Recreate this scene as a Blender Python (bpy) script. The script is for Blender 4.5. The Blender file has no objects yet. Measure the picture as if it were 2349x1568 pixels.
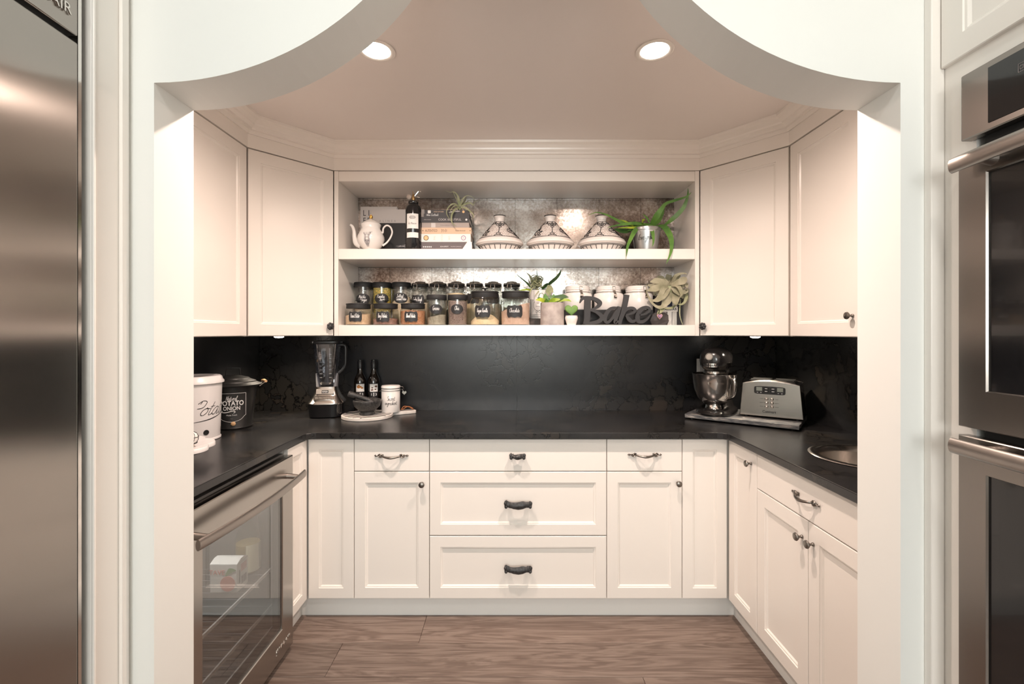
import bpy, bmesh, math, random
from mathutils import Vector, Matrix

random.seed(11)
S = bpy.context.scene
COL = S.collection
R = math.radians

# ------------------------------------------------------------------ camera
H = 1.396                     # eye height of the photograph
F = 1069.0                    # focal length in pixels of the 2349 px wide frame
PX, PY = 1174.5, 762.0        # principal point: the photo's vanishing point
cam = bpy.data.cameras.new('camera')
cam.sensor_width = 36.0
cam.lens = F / 2349.0 * 36.0
cam.shift_y = -(784.0 - PY) / 2349.0
cam.clip_start = 0.02
camo = bpy.data.objects.new('camera', cam)
camo.location = (0, 0, H)
camo.rotation_euler = (R(90), 0, 0)
COL.objects.link(camo)
S.camera = camo

# ------------------------------------------------------------------ view, world
S.view_settings.view_transform = 'Standard'
S.view_settings.look = 'None'
S.view_settings.gamma = 1.0
S.view_settings.use_curve_mapping = False
S.view_settings.exposure = 0.14
S.cycles.use_denoising = True
S.cycles.max_bounces = 10
S.cycles.diffuse_bounces = 6
S.cycles.glossy_bounces = 5
S.cycles.transparent_max_bounces = 24
S.cycles.sample_clamp_indirect = 6.0
S.cycles.caustics_reflective = False
S.cycles.caustics_refractive = False
W = bpy.data.worlds.new('daylight')
S.world = W
W.use_nodes = True
W.node_tree.nodes['Background'].inputs[0].default_value = (0.80, 0.90, 1.0, 1)
W.node_tree.nodes['Background'].inputs[1].default_value = 0.4

WARM = (1.0, 0.79, 0.675)
COOL = (0.95, 1.0, 0.95)
POT_W, PUCK_W, FILL_W, WINDOW_W = 100.0, 3.5, 20.0, 142.0


def lamp(name, kind, loc, energy, color, rot=(0, 0, 0), **kw):
    l = bpy.data.lights.new(name, kind)
    l.energy = energy
    l.color = color
    for k, v in kw.items():
        setattr(l, k, v)
    o = bpy.data.objects.new(name, l)
    o.location = loc
    o.rotation_euler = rot
    COL.objects.link(o)
    return o


# daylight through the kitchen window behind the camera
lamp('window_daylight', 'AREA', (0.0, -3.62, 1.75), WINDOW_W, (1.0, 0.975, 0.94), (R(90), 0, 0),
     shape='RECTANGLE', size=2.3, size_y=1.4)


# ------------------------------------------------------------------ helpers
def P(px, py, y):
    """a point of the place seen at that pixel, at distance y"""
    return Vector(((px - PX) * y / F, y, H - (py - PY) * y / F))


class MB:
    def __init__(s, M=None):
        s.v, s.f, s.M = [], [], M

    def add(s, vs, fs):
        o = len(s.v)
        s.v += [tuple(s.M @ Vector(v)) if s.M else tuple(v) for v in vs]
        s.f += [tuple(i + o for i in f) for f in fs]

    def box(s, x0, x1, y0, y1, z0, z1):
        s.add([(x0, y0, z0), (x1, y0, z0), (x1, y1, z0), (x0, y1, z0), (x0, y0, z1), (x1, y0, z1), (x1, y1, z1), (x0, y1, z1)],
              [(0, 3, 2, 1), (4, 5, 6, 7), (0, 1, 5, 4), (1, 2, 6, 5), (2, 3, 7, 6), (3, 0, 4, 7)])
        return s

    def rings(s, rs, cap0=True, cap1=True, loop=False):
        n = len(rs[0])
        vs = [p for r in rs for p in r]
        fs = []
        m = len(rs)
        for i in range(m if loop else m - 1):
            a, b = i * n, ((i + 1) % m) * n
            for j in range(n):
                k = (j + 1) % n
                fs.append((a + j, a + k, b + k, b + j))
        if cap0 and not loop:
            fs.append(tuple(range(n - 1, -1, -1)))
        if cap1 and not loop:
            fs.append(tuple(range((m - 1) * n, m * n)))
        s.add(vs, fs)
        return s

    def lathe(s, prof, c=(0, 0, 0), n=32, cap0=True, cap1=True):
        rs = []
        for r, z in prof:
            r = max(r, 1e-5)
            rs.append([(c[0] + r * math.cos(2 * math.pi * j / n), c[1] + r * math.sin(2 * math.pi * j / n), c[2] + z) for j in range(n)])
        return s.rings(rs, cap0, cap1)

    def tube(s, pts, rad, n=8, closed=False):
        pts = [Vector(p) for p in pts]
        m = len(pts)
        if not isinstance(rad, (list, tuple)):
            rad = [rad] * m
        elif len(rad) != m:
            rad = [interp(rad, i / (m - 1)) for i in range(m)]
        rs, up = [], None
        for i, p in enumerate(pts):
            a = pts[(i - 1) % m] if (closed or i) else p
            b = pts[(i + 1) % m] if (closed or i < m - 1) else p
            t = (b - a).normalized()
            if up is None:
                up = t.orthogonal().normalized()
            up = (up - t * up.dot(t))
            up = up.normalized() if up.length > 1e-6 else t.orthogonal().normalized()
            w = t.cross(up)
            rs.append([p + (up * math.cos(2 * math.pi * j / n) + w * math.sin(2 * math.pi * j / n)) * rad[i] for j in range(n)])
        return s.rings(rs, loop=closed)

    def prism(s, poly, d0, d1, f=None):
        """poly in (a, b), extruded d0..d1; f maps (a, b, d) to x, y, z (default a=x, b=z, d=y)"""
        f = f or (lambda a, b, d: (a, d, b))
        return s.rings([[f(a, b, d0) for a, b in poly], [f(a, b, d1) for a, b in poly]])

    def ball(s, c, r, n=16, m=10):
        if not isinstance(r, (list, tuple)):
            r = (r, r, r)
        rs = []
        for i in range(m + 1):
            t = -math.pi / 2 + math.pi * i / m
            q = max(math.cos(t), 1e-4)
            rs.append([(c[0] + r[0] * q * math.cos(2 * math.pi * j / n), c[1] + r[1] * q * math.sin(2 * math.pi * j / n), c[2] + r[2] * math.sin(t)) for j in range(n)])
        return s.rings(rs)

    def torus(s, c, r, t, n=32, k=8, axis='z'):
        pts = []
        for j in range(n):
            a = 2 * math.pi * j / n
            u, v = r * math.cos(a), r * math.sin(a)
            pts.append({'z': (c[0] + u, c[1] + v, c[2]), 'y': (c[0] + u, c[1], c[2] + v), 'x': (c[0], c[1] + u, c[2] + v)}[axis])
        return s.tube(pts, t, k, True)

    def loft(s, secs, p=4.0, n=32, cap0=True, cap1=True):
        """secs: (z, half x, half y[, cx, cy[, p]]) superellipses stacked along z"""
        rs = []
        for q in secs:
            z, hx, hy = q[:3]
            cx, cy = (q[3], q[4]) if len(q) > 4 else (0, 0)
            pp = q[5] if len(q) > 5 else p
            r = []
            for j in range(n):
                a = 2 * math.pi * (j + .5) / n
                ca, sa = math.cos(a), math.sin(a)
                r.append((cx + hx * math.copysign(abs(ca) ** (2 / pp), ca), cy + hy * math.copysign(abs(sa) ** (2 / pp), sa), z))
            rs.append(r)
        return s.rings(rs, cap0, cap1)

    def leaf(s, pts, w, th=.0016, up=(0, -1, 0.35), fold=.25):
        """a long leaf with a rib: w is a list of widths along it"""
        pts = smooth([Vector(p) for p in pts], 5)
        m = len(pts)
        up = Vector(up).normalized()
        rs = []
        for i, p in enumerate(pts):
            t = (pts[min(i + 1, m - 1)] - pts[max(i - 1, 0)])
            if t.length < 1e-9:
                t = Vector((0, 0, 1))
            t.normalize()
            sd = t.cross(up)
            sd = sd.normalized() if sd.length > 1e-4 else t.orthogonal().normalized()
            nn = sd.cross(t).normalized()
            ww = max(interp(w, i / (m - 1)) / 2, 2e-4)
            tt = min(th, ww)
            c = p - nn * (fold * ww)
            rs.append([p - sd * ww, c + nn * tt, p + sd * ww, c - nn * tt])
        return s.rings(rs)

    def ribbon(s, pts, w, z=0.0, k=4):
        """flat 2D stroke in the xy plane"""
        pts = smooth([Vector((p[0], p[1], 0)) for p in pts], k) if k and len(pts) > 2 else [Vector((p[0], p[1], 0)) for p in pts]
        m = len(pts)
        if not isinstance(w, (list, tuple)):
            w = [w, w]
        L, Rr = [], []
        for i, p in enumerate(pts):
            t = pts[min(i + 1, m - 1)] - pts[max(i - 1, 0)]
            t = t.normalized() if t.length > 1e-9 else Vector((1, 0, 0))
            nrm = Vector((-t.y, t.x, 0)) * (interp(w, i / max(m - 1, 1)) / 2)
            L.append(p + nrm)
            Rr.append(p - nrm)
        vs = [(p.x, p.y, z) for p in L] + [(p.x, p.y, z) for p in Rr]
        s.add(vs, [(i, m + i, m + i + 1, i + 1) for i in range(m - 1)])
        return s

    def build(s, name, mat, parent=None, bev=0.0, ang=38, mapf=None, seg=2, flat=False):
        me = bpy.data.meshes.new(name)
        vs = [tuple(mapf(*v)) for v in s.v] if mapf else s.v
        me.from_pydata(vs, [], s.f)
        bm = bmesh.new()
        bm.from_mesh(me)
        bmesh.ops.recalc_face_normals(bm, faces=bm.faces)
        bm.to_mesh(me)
        bm.free()
        me.materials.append(mat)
        if not flat:
            me.polygons.foreach_set('use_smooth', [True] * len(me.polygons))
            me.set_sharp_from_angle(angle=R(ang))
        o = bpy.data.objects.new(name, me)
        COL.objects.link(o)
        if parent:
            o.parent = parent
        if bev:
            b = o.modifiers.new('edge', 'BEVEL')
            b.width = bev
            b.segments = seg
            b.limit_method = 'ANGLE'
            b.angle_limit = R(40)
        return o


def interp(w, t):
    if len(w) == 1:
        return w[0]
    x = t * (len(w) - 1)
    i = min(int(x), len(w) - 2)
    return w[i] + (w[i + 1] - w[i]) * (x - i)


def smooth(pts, k=4):
    if len(pts) < 3:
        return pts
    out = []
    n = len(pts)
    for i in range(n - 1):
        p0, p1, p2, p3 = pts[max(i - 1, 0)], pts[i], pts[i + 1], pts[min(i + 2, n - 1)]
        for j in range(k):
            t = j / k
            out.append(0.5 * ((2 * p1) + (p2 - p0) * t + (2 * p0 - 5 * p1 + 4 * p2 - p3) * t * t + (3 * p1 - p0 - 3 * p2 + p3) * t ** 3))
    out.append(pts[-1])
    return out


def sm3(pts, k=5):
    return smooth([Vector(p) for p in pts], k)


def tag(o, label, cat=None, group=None, kind=None):
    o['label'] = label
    if cat:
        o['category'] = cat
    if group:
        o['group'] = group
    if kind:
        o['kind'] = kind
    return o


def thing(name, label, cat, loc=(0, 0, 0), rz=0.0, group=None):
    o = bpy.data.objects.new(name, None)
    o.empty_display_size = .05
    o.location = loc
    o.rotation_euler = (0, 0, R(rz))
    COL.objects.link(o)
    return tag(o, label, cat, group)


def copy_tree(o, parent=None):
    c = o.copy()
    COL.objects.link(c)
    if parent:
        c.parent = parent
    for ch in list(o.children):
        copy_tree(ch, c)
    return c


def structure(o, label):
    return tag(o, label, kind='structure')


def text(name, s, size, mat, parent, loc=(0, 0, 0), rot=(90, 0, 0), ext=.0004, align='CENTER', shear=0.0, sx=1.0, spacing=1.0, mapf=None, bold=0.0):
    cu = bpy.data.curves.new(name, 'FONT')
    cu.body = s
    cu.size = size
    cu.align_x = align
    cu.align_y = 'CENTER'
    cu.shear = shear
    cu.space_character = spacing
    cu.extrude = 0 if mapf else ext
    cu.offset = bold
    cu.resolution_u = 3
    t = bpy.data.objects.new(name, cu)
    me = bpy.data.meshes.new_from_object(t)
    me.name = name
    bpy.data.objects.remove(t)
    for v in me.vertices:
        v.co.x *= sx
        if mapf:
            v.co = Vector(mapf(v.co.x, v.co.y, 0))
    me.materials.clear()
    me.materials.append(mat)
    o = bpy.data.objects.new(name, me)
    COL.objects.link(o)
    o.parent = parent
    o.location = loc
    if not mapf:
        o.rotation_euler = tuple(R(a) for a in rot)
    return o


# ------------------------------------------------------------------ handwriting: strokes on a unit x-height
GL = {
    'a': (1.0, [[(.75, .85), (.4, 1), (.05, .6), (.1, .1), (.45, .05), (.72, .7), (.75, .95), (.72, .2), (.9, 0), (1.1, .25)]]),
    'b': (.85, [[(0, .2), (.35, 1.4), (.3, 2), (.13, 1.6), (.13, .2), (.4, 0), (.7, .4), (.5, .9), (.2, .6)], [(.55, .85), (.9, .8)]]),
    'c': (.85, [[(.7, .8), (.4, 1), (.05, .5), (.3, 0), (.7, .1), (.95, .35)]]),
    'd': (1.0, [[(.7, .85), (.4, 1), (.05, .5), (.3, 0), (.6, .4), (.85, 2), (.75, .6), (.8, .05), (1.05, .25)]]),
    'e': (.8, [[(0, .35), (.5, .6), (.5, .95), (.2, .95), (.05, .45), (.3, 0), (.65, .1), (.85, .35)]]),
    'g': (.9, [[(.7, .85), (.4, 1), (.05, .5), (.3, .05), (.65, .6), (.72, .95), (.7, -.6), (.4, -1), (.2, -.7), (.95, .15)]]),
    'h': (.9, [[(0, .2), (.35, 1.5), (.3, 2), (.12, 1.5), (.1, 0)], [(.1, 0), (.2, .7), (.5, 1), (.65, .7), (.62, .1), (.9, .2)]]),
    'i': (.5, [[(0, .3), (.2, 1), (.2, .2), (.45, .1), (.55, .3)], [(.22, 1.4), (.28, 1.5)]]),
    'k': (.85, [[(0, .2), (.35, 1.5), (.3, 2), (.12, 1.5), (.1, 0)], [(.65, 1), (.2, .5), (.7, 0), (.9, .2)]]),
    'l': (.5, [[(0, .2), (.4, 1.4), (.35, 2), (.15, 1.5), (.2, .2), (.5, .1), (.55, .3)]]),
    'm': (1.15, [[(0, .8), (.12, 1), (.12, 0)], [(.12, 0), (.3, .9), (.5, .9), (.5, 0)], [(.5, 0), (.7, .9), (.9, .9), (.88, .1), (1.15, .25)]]),
    'n': (.85, [[(0, .8), (.12, 1), (.12, 0)], [(.12, 0), (.3, .85), (.55, .95), (.58, .15), (.85, .2)]]),
    'o': (.85, [[(.5, 1), (.1, .7), (.1, .2), (.45, 0), (.75, .4), (.6, .9), (.35, .9), (.95, .85)]]),
    'p': (.85, [[(0, .7), (.15, 1), (.12, -1)], [(.12, .3), (.3, .95), (.65, .9), (.65, .2), (.3, 0), (.15, .25)]]),
    'r': (.65, [[(0, .7), (.15, 1), (.15, 0)], [(.15, .4), (.35, .95), (.65, .9)]]),
    's': (.7, [[(0, .2), (.45, 1), (.3, .75), (.55, .3), (.3, 0), (0, .1)]]),
    't': (.6, [[(.25, 1.7), (.2, .2), (.45, 0), (.65, .25)], [(0, 1.1), (.55, 1.15)]]),
    'u': (.9, [[(0, .9), (.05, .2), (.35, 0), (.65, .4), (.68, .95)], [(.68, .95), (.68, .15), (.95, .2)]]),
    'v': (.75, [[(0, .95), (.3, 0), (.6, .95), (.8, .85)]]),
    'w': (1.05, [[(0, .95), (.2, 0), (.45, .8), (.65, 0), (.9, .9), (1.05, .85)]]),
    'y': (.8, [[(0, .95), (.1, .3), (.4, .2), (.65, .9)], [(.65, .9), (.55, -.7), (.25, -1), (.1, -.7), (.8, .15)]]),
    'P': (.9, [[(.15, 0), (.25, 1.9)], [(-.05, 1.6), (.3, 2), (.85, 1.8), (.8, 1.1), (.2, .95)]]),
    'B': (.95, [[(.15, 0), (.2, 1.9)], [(0, 1.8), (.4, 2), (.8, 1.7), (.6, 1.15), (.25, 1.05), (.8, .9), (.85, .25), (.4, 0), (.1, .1)]]),
    'A': (1.2, [[(.9, 1.6), (.6, 2), (.1, 1.2), (.1, .2), (.5, .1), (.92, 1.8), (.95, .1), (1.2, .2)]]),
    'G': (1.0, [[(.9, 1.6), (.5, 2), (.05, 1.2), (.2, .1), (.7, .1), (.9, .8)], [(.5, .85), (.95, .85), (.85, -.3)]]),
    'C': (1.0, [[(.9, 1.6), (.55, 2), (.05, 1.1), (.3, .05), (.8, .15), (.95, .4)]]),
    'V': (.85, [[(0, 1.9), (.35, 0), (.75, 1.95), (.95, 1.9)]]),
    'M': (1.1, [[(0, 0), (.2, 1.9), (.55, .5), (.9, 1.9), (1.05, 0)]]),
    'S': (.8, [[(.75, 1.7), (.45, 2), (.1, 1.6), (.4, 1.1), (.7, .6), (.4, 0), (0, .2)]]),
    'D': (1.05, [[(.2, 0), (.25, 1.9)], [(0, 1.7), (.5, 2), (1, 1.2), (.7, .2), (.1, 0)]]),
    'N': (1.05, [[(0, 0), (.2, 1.9), (.8, 0), (1, 1.95)]]),
    'W': (1.4, [[(0, 1.9), (.3, 0), (.7, 1.5), (1, 0), (1.4, 1.95)]]),
    ' ': (.6, []),
}


def handwriting(mb, s, size, w, cx=0.0, cy=0.0, slant=.25, width=None):
    adv = sum(GL[c][0] for c in s)
    k = size if width is None else width / adv
    x = cx - adv * k / 2
    for c in s:
        a, strokes = GL[c]
        for st in strokes:
            mb.ribbon([(x + (p[0] + slant * (p[1] - .5)) * k, cy + (p[1] - .5) * size) for p in st], w, 0, 4)
        x += a * k
    return mb


def on_cylinder(r, z0=0.0, th=0.0, off=.0008):
    """maps flat (u, v) onto a cylinder; th=0 faces local -y"""
    def f(u, v, w=0):
        a = u / r + th
        q = r + off + w
        return (q * math.sin(a), -q * math.cos(a), z0 + v)
    return f


def on_profile(prof, z0=0.0, th=0.0, off=.001):
    """the same on a turned shape given as (r, z) rising"""
    def f(u, v, w=0):
        z = z0 + v
        r = prof[-1][0]
        for (r0, a0), (r1, a1) in zip(prof, prof[1:]):
            if a0 <= z <= a1:
                r = r0 + (r1 - r0) * (z - a0) / max(a1 - a0, 1e-9)
                break
        else:
            if z < prof[0][1]:
                r = prof[0][0]
        a = u / max(r, .01) + th
        q = r + off + w
        return (q * math.sin(a), -q * math.cos(a), z)
    return f


def plate(mb, a, hfun, n=14, m=2, w=0.0):
    """flat label, half width a, half height hfun(u)"""
    vs, fs = [], []
    for i in range(n + 1):
        u = -a + 2 * a * i / n
        h = hfun(u)
        for j in range(m + 1):
            vs.append((u, -h + 2 * h * j / m, w))
    for i in range(n):
        for j in range(m):
            q = i * (m + 1) + j
            fs.append((q, q + m + 1, q + m + 2, q + 1))
    mb.add(vs, fs)
    return mb


def oval(a, b):
    return lambda u: b * math.sqrt(max(1 - (u / a) ** 2, .0009))


def bracket(a, b):
    def h(u):
        t = abs(u) / a
        e = b * (.94 + .06 * math.cos(t * math.pi * 2.4))
        return e - (b * .42 * ((t - .80) / .20) ** 1.6 if t > .80 else 0)
    return h


# ------------------------------------------------------------------ materials
def nodes(name):
    m = bpy.data.materials.new(name)
    m.use_nodes = True
    nt = m.node_tree
    return m, nt, nt.nodes['Principled BSDF']


def M(name, col, rough=.5, metal=0.0, spec=.5, coat=0.0, emit=None, es=0.0, sss=0.0, aniso=0.0):
    m, nt, b = nodes(name)
    b.inputs['Base Color'].default_value = (*col, 1)
    b.inputs['Roughness'].default_value = rough
    b.inputs['Metallic'].default_value = metal
    b.inputs['Specular IOR Level'].default_value = spec
    b.inputs['Coat Weight'].default_value = coat
    if emit:
        b.inputs['Emission Color'].default_value = (*emit, 1)
        b.inputs['Emission Strength'].default_value = es
    return m


def N(nt, kind, **kw):
    n = nt.nodes.new(kind)
    for k, v in kw.items():
        if k.startswith('i_'):
            n.inputs[k[2:].replace('_', ' ')].default_value = v
        else:
            setattr(n, k, v)
    return n


def coords(nt, scale=(1, 1, 1), out='Object', obj_random=False):
    tc = N(nt, 'ShaderNodeTexCoord')
    mp = N(nt, 'ShaderNodeMapping')
    mp.inputs['Scale'].default_value = scale
    nt.links.new(tc.outputs[out], mp.inputs['Vector'])
    if obj_random:
        oi = N(nt, 'ShaderNodeObjectInfo')
        cx = N(nt, 'ShaderNodeCombineXYZ')
        mu = N(nt, 'ShaderNodeMath', operation='MULTIPLY')
        mu.inputs[1].default_value = 37.0
        nt.links.new(oi.outputs['Random'], mu.inputs[0])
        for i in range(3):
            nt.links.new(mu.outputs[0], cx.inputs[i])
        nt.links.new(cx.outputs[0], mp.inputs['Location'])
    return mp.outputs['Vector']


def ramp(nt, src, stops):
    r = N(nt, 'ShaderNodeValToRGB')
    e = r.color_ramp.elements
    while len(e) < len(stops):
        e.new(.5)
    for x, (p, c) in zip(e, stops):
        x.position = p
        x.color = (*c, 1) if len(c) == 3 else c
    nt.links.new(src, r.inputs['Fac'])
    return r


def bump(nt, b, src, strength=.2, dist=.002):
    n = N(nt, 'ShaderNodeBump')
    n.inputs['Strength'].default_value = strength
    n.inputs['Distance'].default_value = dist
    nt.links.new(src, n.inputs['Height'])
    nt.links.new(n.outputs['Normal'], b.inputs['Normal'])


def speckled(name, c0, c1, scale=60, rough=.5, detail=4, stops=(.35, .65), metal=0.0, bmp=0.0):
    m, nt, b = nodes(name)
    v = coords(nt)
    n = N(nt, 'ShaderNodeTexNoise', i_Scale=scale, i_Detail=detail)
    nt.links.new(v, n.inputs['Vector'])
    r = ramp(nt, n.outputs['Fac'], [(stops[0], c0), (stops[1], c1)])
    nt.links.new(r.outputs['Color'], b.inputs['Base Color'])
    b.inputs['Roughness'].default_value = rough
    b.inputs['Metallic'].default_value = metal
    if bmp:
        bump(nt, b, n.outputs['Fac'], bmp)
    return m


def thin_glass(name, tint=(.93, .95, .95), rough=.02, base=.06, edge=.55):
    m = bpy.data.materials.new(name)
    m.use_nodes = True
    nt = m.node_tree
    nt.nodes.remove(nt.nodes['Principled BSDF'])
    out = nt.nodes['Material Output']
    tr = N(nt, 'ShaderNodeBsdfTransparent')
    tr.inputs[0].default_value = (*tint, 1)
    gl = N(nt, 'ShaderNodeBsdfGlossy')
    gl.inputs['Color'].default_value = (1, 1, 1, 1)
    gl.inputs['Roughness'].default_value = rough
    lw = N(nt, 'ShaderNodeLayerWeight', i_Blend=.5)
    pw = N(nt, 'ShaderNodeMath', operation='POWER')
    pw.inputs[1].default_value = 3.0
    ma = N(nt, 'ShaderNodeMath', operation='MULTIPLY_ADD')
    ma.inputs[1].default_value = edge
    ma.inputs[2].default_value = base
    mx = N(nt, 'ShaderNodeMixShader')
    nt.links.new(lw.outputs['Facing'], pw.inputs[0])
    nt.links.new(pw.outputs[0], ma.inputs[0])
    nt.links.new(ma.outputs[0], mx.inputs['Fac'])
    nt.links.new(tr.outputs[0], mx.inputs[1])
    nt.links.new(gl.outputs[0], mx.inputs[2])
    nt.links.new(mx.outputs[0], out.inputs['Surface'])
    return m


def brushed(name, col, rough, scale=(400, 400, 4), aniso=.6, tangent='Z'):
    m, nt, b = nodes(name)
    v = coords(nt, scale)
    n = N(nt, 'ShaderNodeTexNoise', i_Scale=1.0, i_Detail=3)
    nt.links.new(v, n.inputs['Vector'])
    b.inputs['Base Color'].default_value = (*col, 1)
    mr = N(nt, 'ShaderNodeMapRange')
    mr.inputs['To Min'].default_value = rough * .97
    mr.inputs['To Max'].default_value = rough * 1.03
    nt.links.new(n.outputs['Fac'], mr.inputs['Value'])
    nt.links.new(mr.outputs[0], b.inputs['Roughness'])
    b.inputs['Metallic'].default_value = 1.0
    b.inputs['Anisotropic'].default_value = aniso
    tg = N(nt, 'ShaderNodeTangent', direction_type='RADIAL', axis=tangent)
    nt.links.new(tg.outputs[0], b.inputs['Tangent'])
    return m


def stone(name):
    m, nt, b = nodes(name)
    v = coords(nt, (1, 1, 1), 'Object')
    warp = N(nt, 'ShaderNodeTexNoise', i_Scale=3.2, i_Detail=7, i_Roughness=.6)
    nt.links.new(v, warp.inputs['Vector'])
    add = N(nt, 'ShaderNodeMixRGB', blend_type='LINEAR_LIGHT')
    add.inputs['Fac'].default_value = .20
    nt.links.new(v, add.inputs[1])
    nt.links.new(warp.outputs['Color'], add.inputs[2])
    vo = N(nt, 'ShaderNodeTexVoronoi', feature='DISTANCE_TO_EDGE', i_Scale=11.0)
    nt.links.new(add.outputs[0], vo.inputs['Vector'])
    big = N(nt, 'ShaderNodeTexNoise', i_Scale=2.3, i_Detail=2)
    nt.links.new(v, big.inputs['Vector'])
    zone = ramp(nt, big.outputs['Fac'], [(.46, (0, 0, 0)), (.56, (1, 1, 1))])
    crack = ramp(nt, vo.outputs['Distance'], [(.012, (1, 1, 1)), (.045, (0, 0, 0))])
    cr = N(nt, 'ShaderNodeMath', operation='MULTIPLY')
    nt.links.new(crack.outputs[0], cr.inputs[0])
    nt.links.new(zone.outputs[0], cr.inputs[1])
    cell = N(nt, 'ShaderNodeTexVoronoi', feature='F1', i_Scale=11.0)
    nt.links.new(add.outputs[0], cell.inputs['Vector'])
    sep = N(nt, 'ShaderNodeSeparateColor')
    nt.links.new(cell.outputs['Color'], sep.inputs[0])
    patch = ramp(nt, sep.outputs[0], [(0.0, (.013, .013, .014)), (.5, (.020, .019, .018)), (.9, (.026, .023, .020)), (1.0, (.036, .029, .024))])
    plain = ramp(nt, warp.outputs['Fac'], [(.3, (.012, .013, .015)), (.7, (.030, .029, .029))])
    m1 = N(nt, 'ShaderNodeMixRGB')
    nt.links.new(zone.outputs[0], m1.inputs[0])
    nt.links.new(plain.outputs[0], m1.inputs[1])
    nt.links.new(patch.outputs[0], m1.inputs[2])
    m2 = N(nt, 'ShaderNodeMixRGB')
    m2.inputs[2].default_value = (.003, .003, .003, 1)
    nt.links.new(cr.outputs[0], m2.inputs[0])
    nt.links.new(m1.outputs[0], m2.inputs[1])
    nt.links.new(m2.outputs[0], b.inputs['Base Color'])
    # long hairline veins
    vn = N(nt, 'ShaderNodeTexVoronoi', feature='DISTANCE_TO_EDGE', i_Scale=4.0)
    nt.links.new(add.outputs[0], vn.inputs['Vector'])
    hair = ramp(nt, vn.outputs['Distance'], [(.002, (1, 1, 1)), (.012, (0, 0, 0))])
    fine = N(nt, 'ShaderNodeTexNoise', i_Scale=70.0, i_Detail=3)
    nt.links.new(v, fine.inputs['Vector'])
    h1 = N(nt, 'ShaderNodeMath', operation='MULTIPLY_ADD')
    h1.inputs[1].default_value = .25
    nt.links.new(fine.outputs['Fac'], h1.inputs[0])
    nt.links.new(hair.outputs[0], h1.inputs[2])
    h2 = N(nt, 'ShaderNodeMath', operation='SUBTRACT')
    nt.links.new(h1.outputs[0], h2.inputs[0])
    nt.links.new(cr.outputs[0], h2.inputs[1])
    bump(nt, b, h2.outputs[0], .10, .0012)
    b.inputs['Roughness'].default_value = .27
    b.inputs['Specular IOR Level'].default_value = .42
    return m


def oak(name):
    m, nt, b = nodes(name)
    v = coords(nt, (1.0, 9.0, 1.0), 'Object', True)
    n = N(nt, 'ShaderNodeTexNoise', i_Scale=1.6, i_Detail=5, i_Distortion=1.2)
    nt.links.new(v, n.inputs['Vector'])
    wv = N(nt, 'ShaderNodeMath', operation='MULTIPLY')
    wv.inputs[1].default_value = 34.0
    nt.links.new(n.outputs['Fac'], wv.inputs[0])
    sn = N(nt, 'ShaderNodeMath', operation='SINE')
    nt.links.new(wv.outputs[0], sn.inputs[0])
    v2 = coords(nt, (6, 160, 6), 'Object', True)
    g = N(nt, 'ShaderNodeTexNoise', i_Scale=1.0, i_Detail=4)
    nt.links.new(v2, g.inputs['Vector'])
    mix = N(nt, 'ShaderNodeMath', operation='MULTIPLY_ADD')
    mix.inputs[1].default_value = .20
    nt.links.new(sn.outputs[0], mix.inputs[0])
    nt.links.new(g.outputs['Fac'], mix.inputs[2])
    c = ramp(nt, mix.outputs[0], [(.2, (.120, .083, .066)), (.55, (.185, .137, .112)), (.9, (.245, .190, .158))])
    oi = N(nt, 'ShaderNodeObjectInfo')
    hs = N(nt, 'ShaderNodeHueSaturation')
    mr = N(nt, 'ShaderNodeMapRange')
    mr.inputs['To Min'].default_value = .82
    mr.inputs['To Max'].default_value = 1.14
    nt.links.new(oi.outputs['Random'], mr.inputs['Value'])
    nt.links.new(mr.outputs[0], hs.inputs['Value'])
    nt.links.new(c.outputs['Color'], hs.inputs['Color'])
    nt.links.new(hs.outputs[0], b.inputs['Base Color'])
    b.inputs['Roughness'].default_value = .5
    bump(nt, b, mix.outputs[0], .12, .0015)
    return m


def silver_leaf(name):
    m, nt, b = nodes(name)
    v = coords(nt)
    big = N(nt, 'ShaderNodeTexNoise', i_Scale=4.5, i_Detail=3)
    nt.links.new(v, big.inputs['Vector'])
    fine = N(nt, 'ShaderNodeTexNoise', i_Scale=75.0, i_Detail=6, i_Roughness=.7)
    nt.links.new(v, fine.inputs['Vector'])
    ad = N(nt, 'ShaderNodeMixRGB')
    ad.inputs[0].default_value = .46
    nt.links.new(big.outputs['Fac'], ad.inputs[1])
    nt.links.new(fine.outputs['Fac'], ad.inputs[2])
    c = ramp(nt, ad.outputs[0], [(.36, (.11, .08, .064)), (.49, (.34, .295, .265)), (.60, (.66, .635, .61))])
    nt.links.new(c.outputs['Color'], b.inputs['Base Color'])
    rr = ramp(nt, fine.outputs['Fac'], [(.3, (.26, .26, .26)), (.7, (.12, .12, .12))])
    nt.links.new(rr.outputs['Color'], b.inputs['Roughness'])
    b.inputs['Metallic'].default_value = .95
    bump(nt, b, fine.outputs['Fac'], .25, .001)
    return m


def slate(name):
    m, nt, b = nodes(name)
    v = coords(nt, (4, 9, 22))
    n = N(nt, 'ShaderNodeTexNoise', i_Scale=3.6, i_Detail=7, i_Roughness=.62, i_Distortion=.8)
    nt.links.new(v, n.inputs['Vector'])
    c = ramp(nt, n.outputs['Fac'], [(.36, (.035, .04, .045)), (.5, (.12, .125, .13)), (.60, (.20, .19, .18)), (.70, (.55, .52, .48))])
    nt.links.new(c.outputs['Color'], b.inputs['Base Color'])
    b.inputs['Roughness'].default_value = .45
    bump(nt, b, n.outputs['Fac'], .3, .002)
    return m


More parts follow.
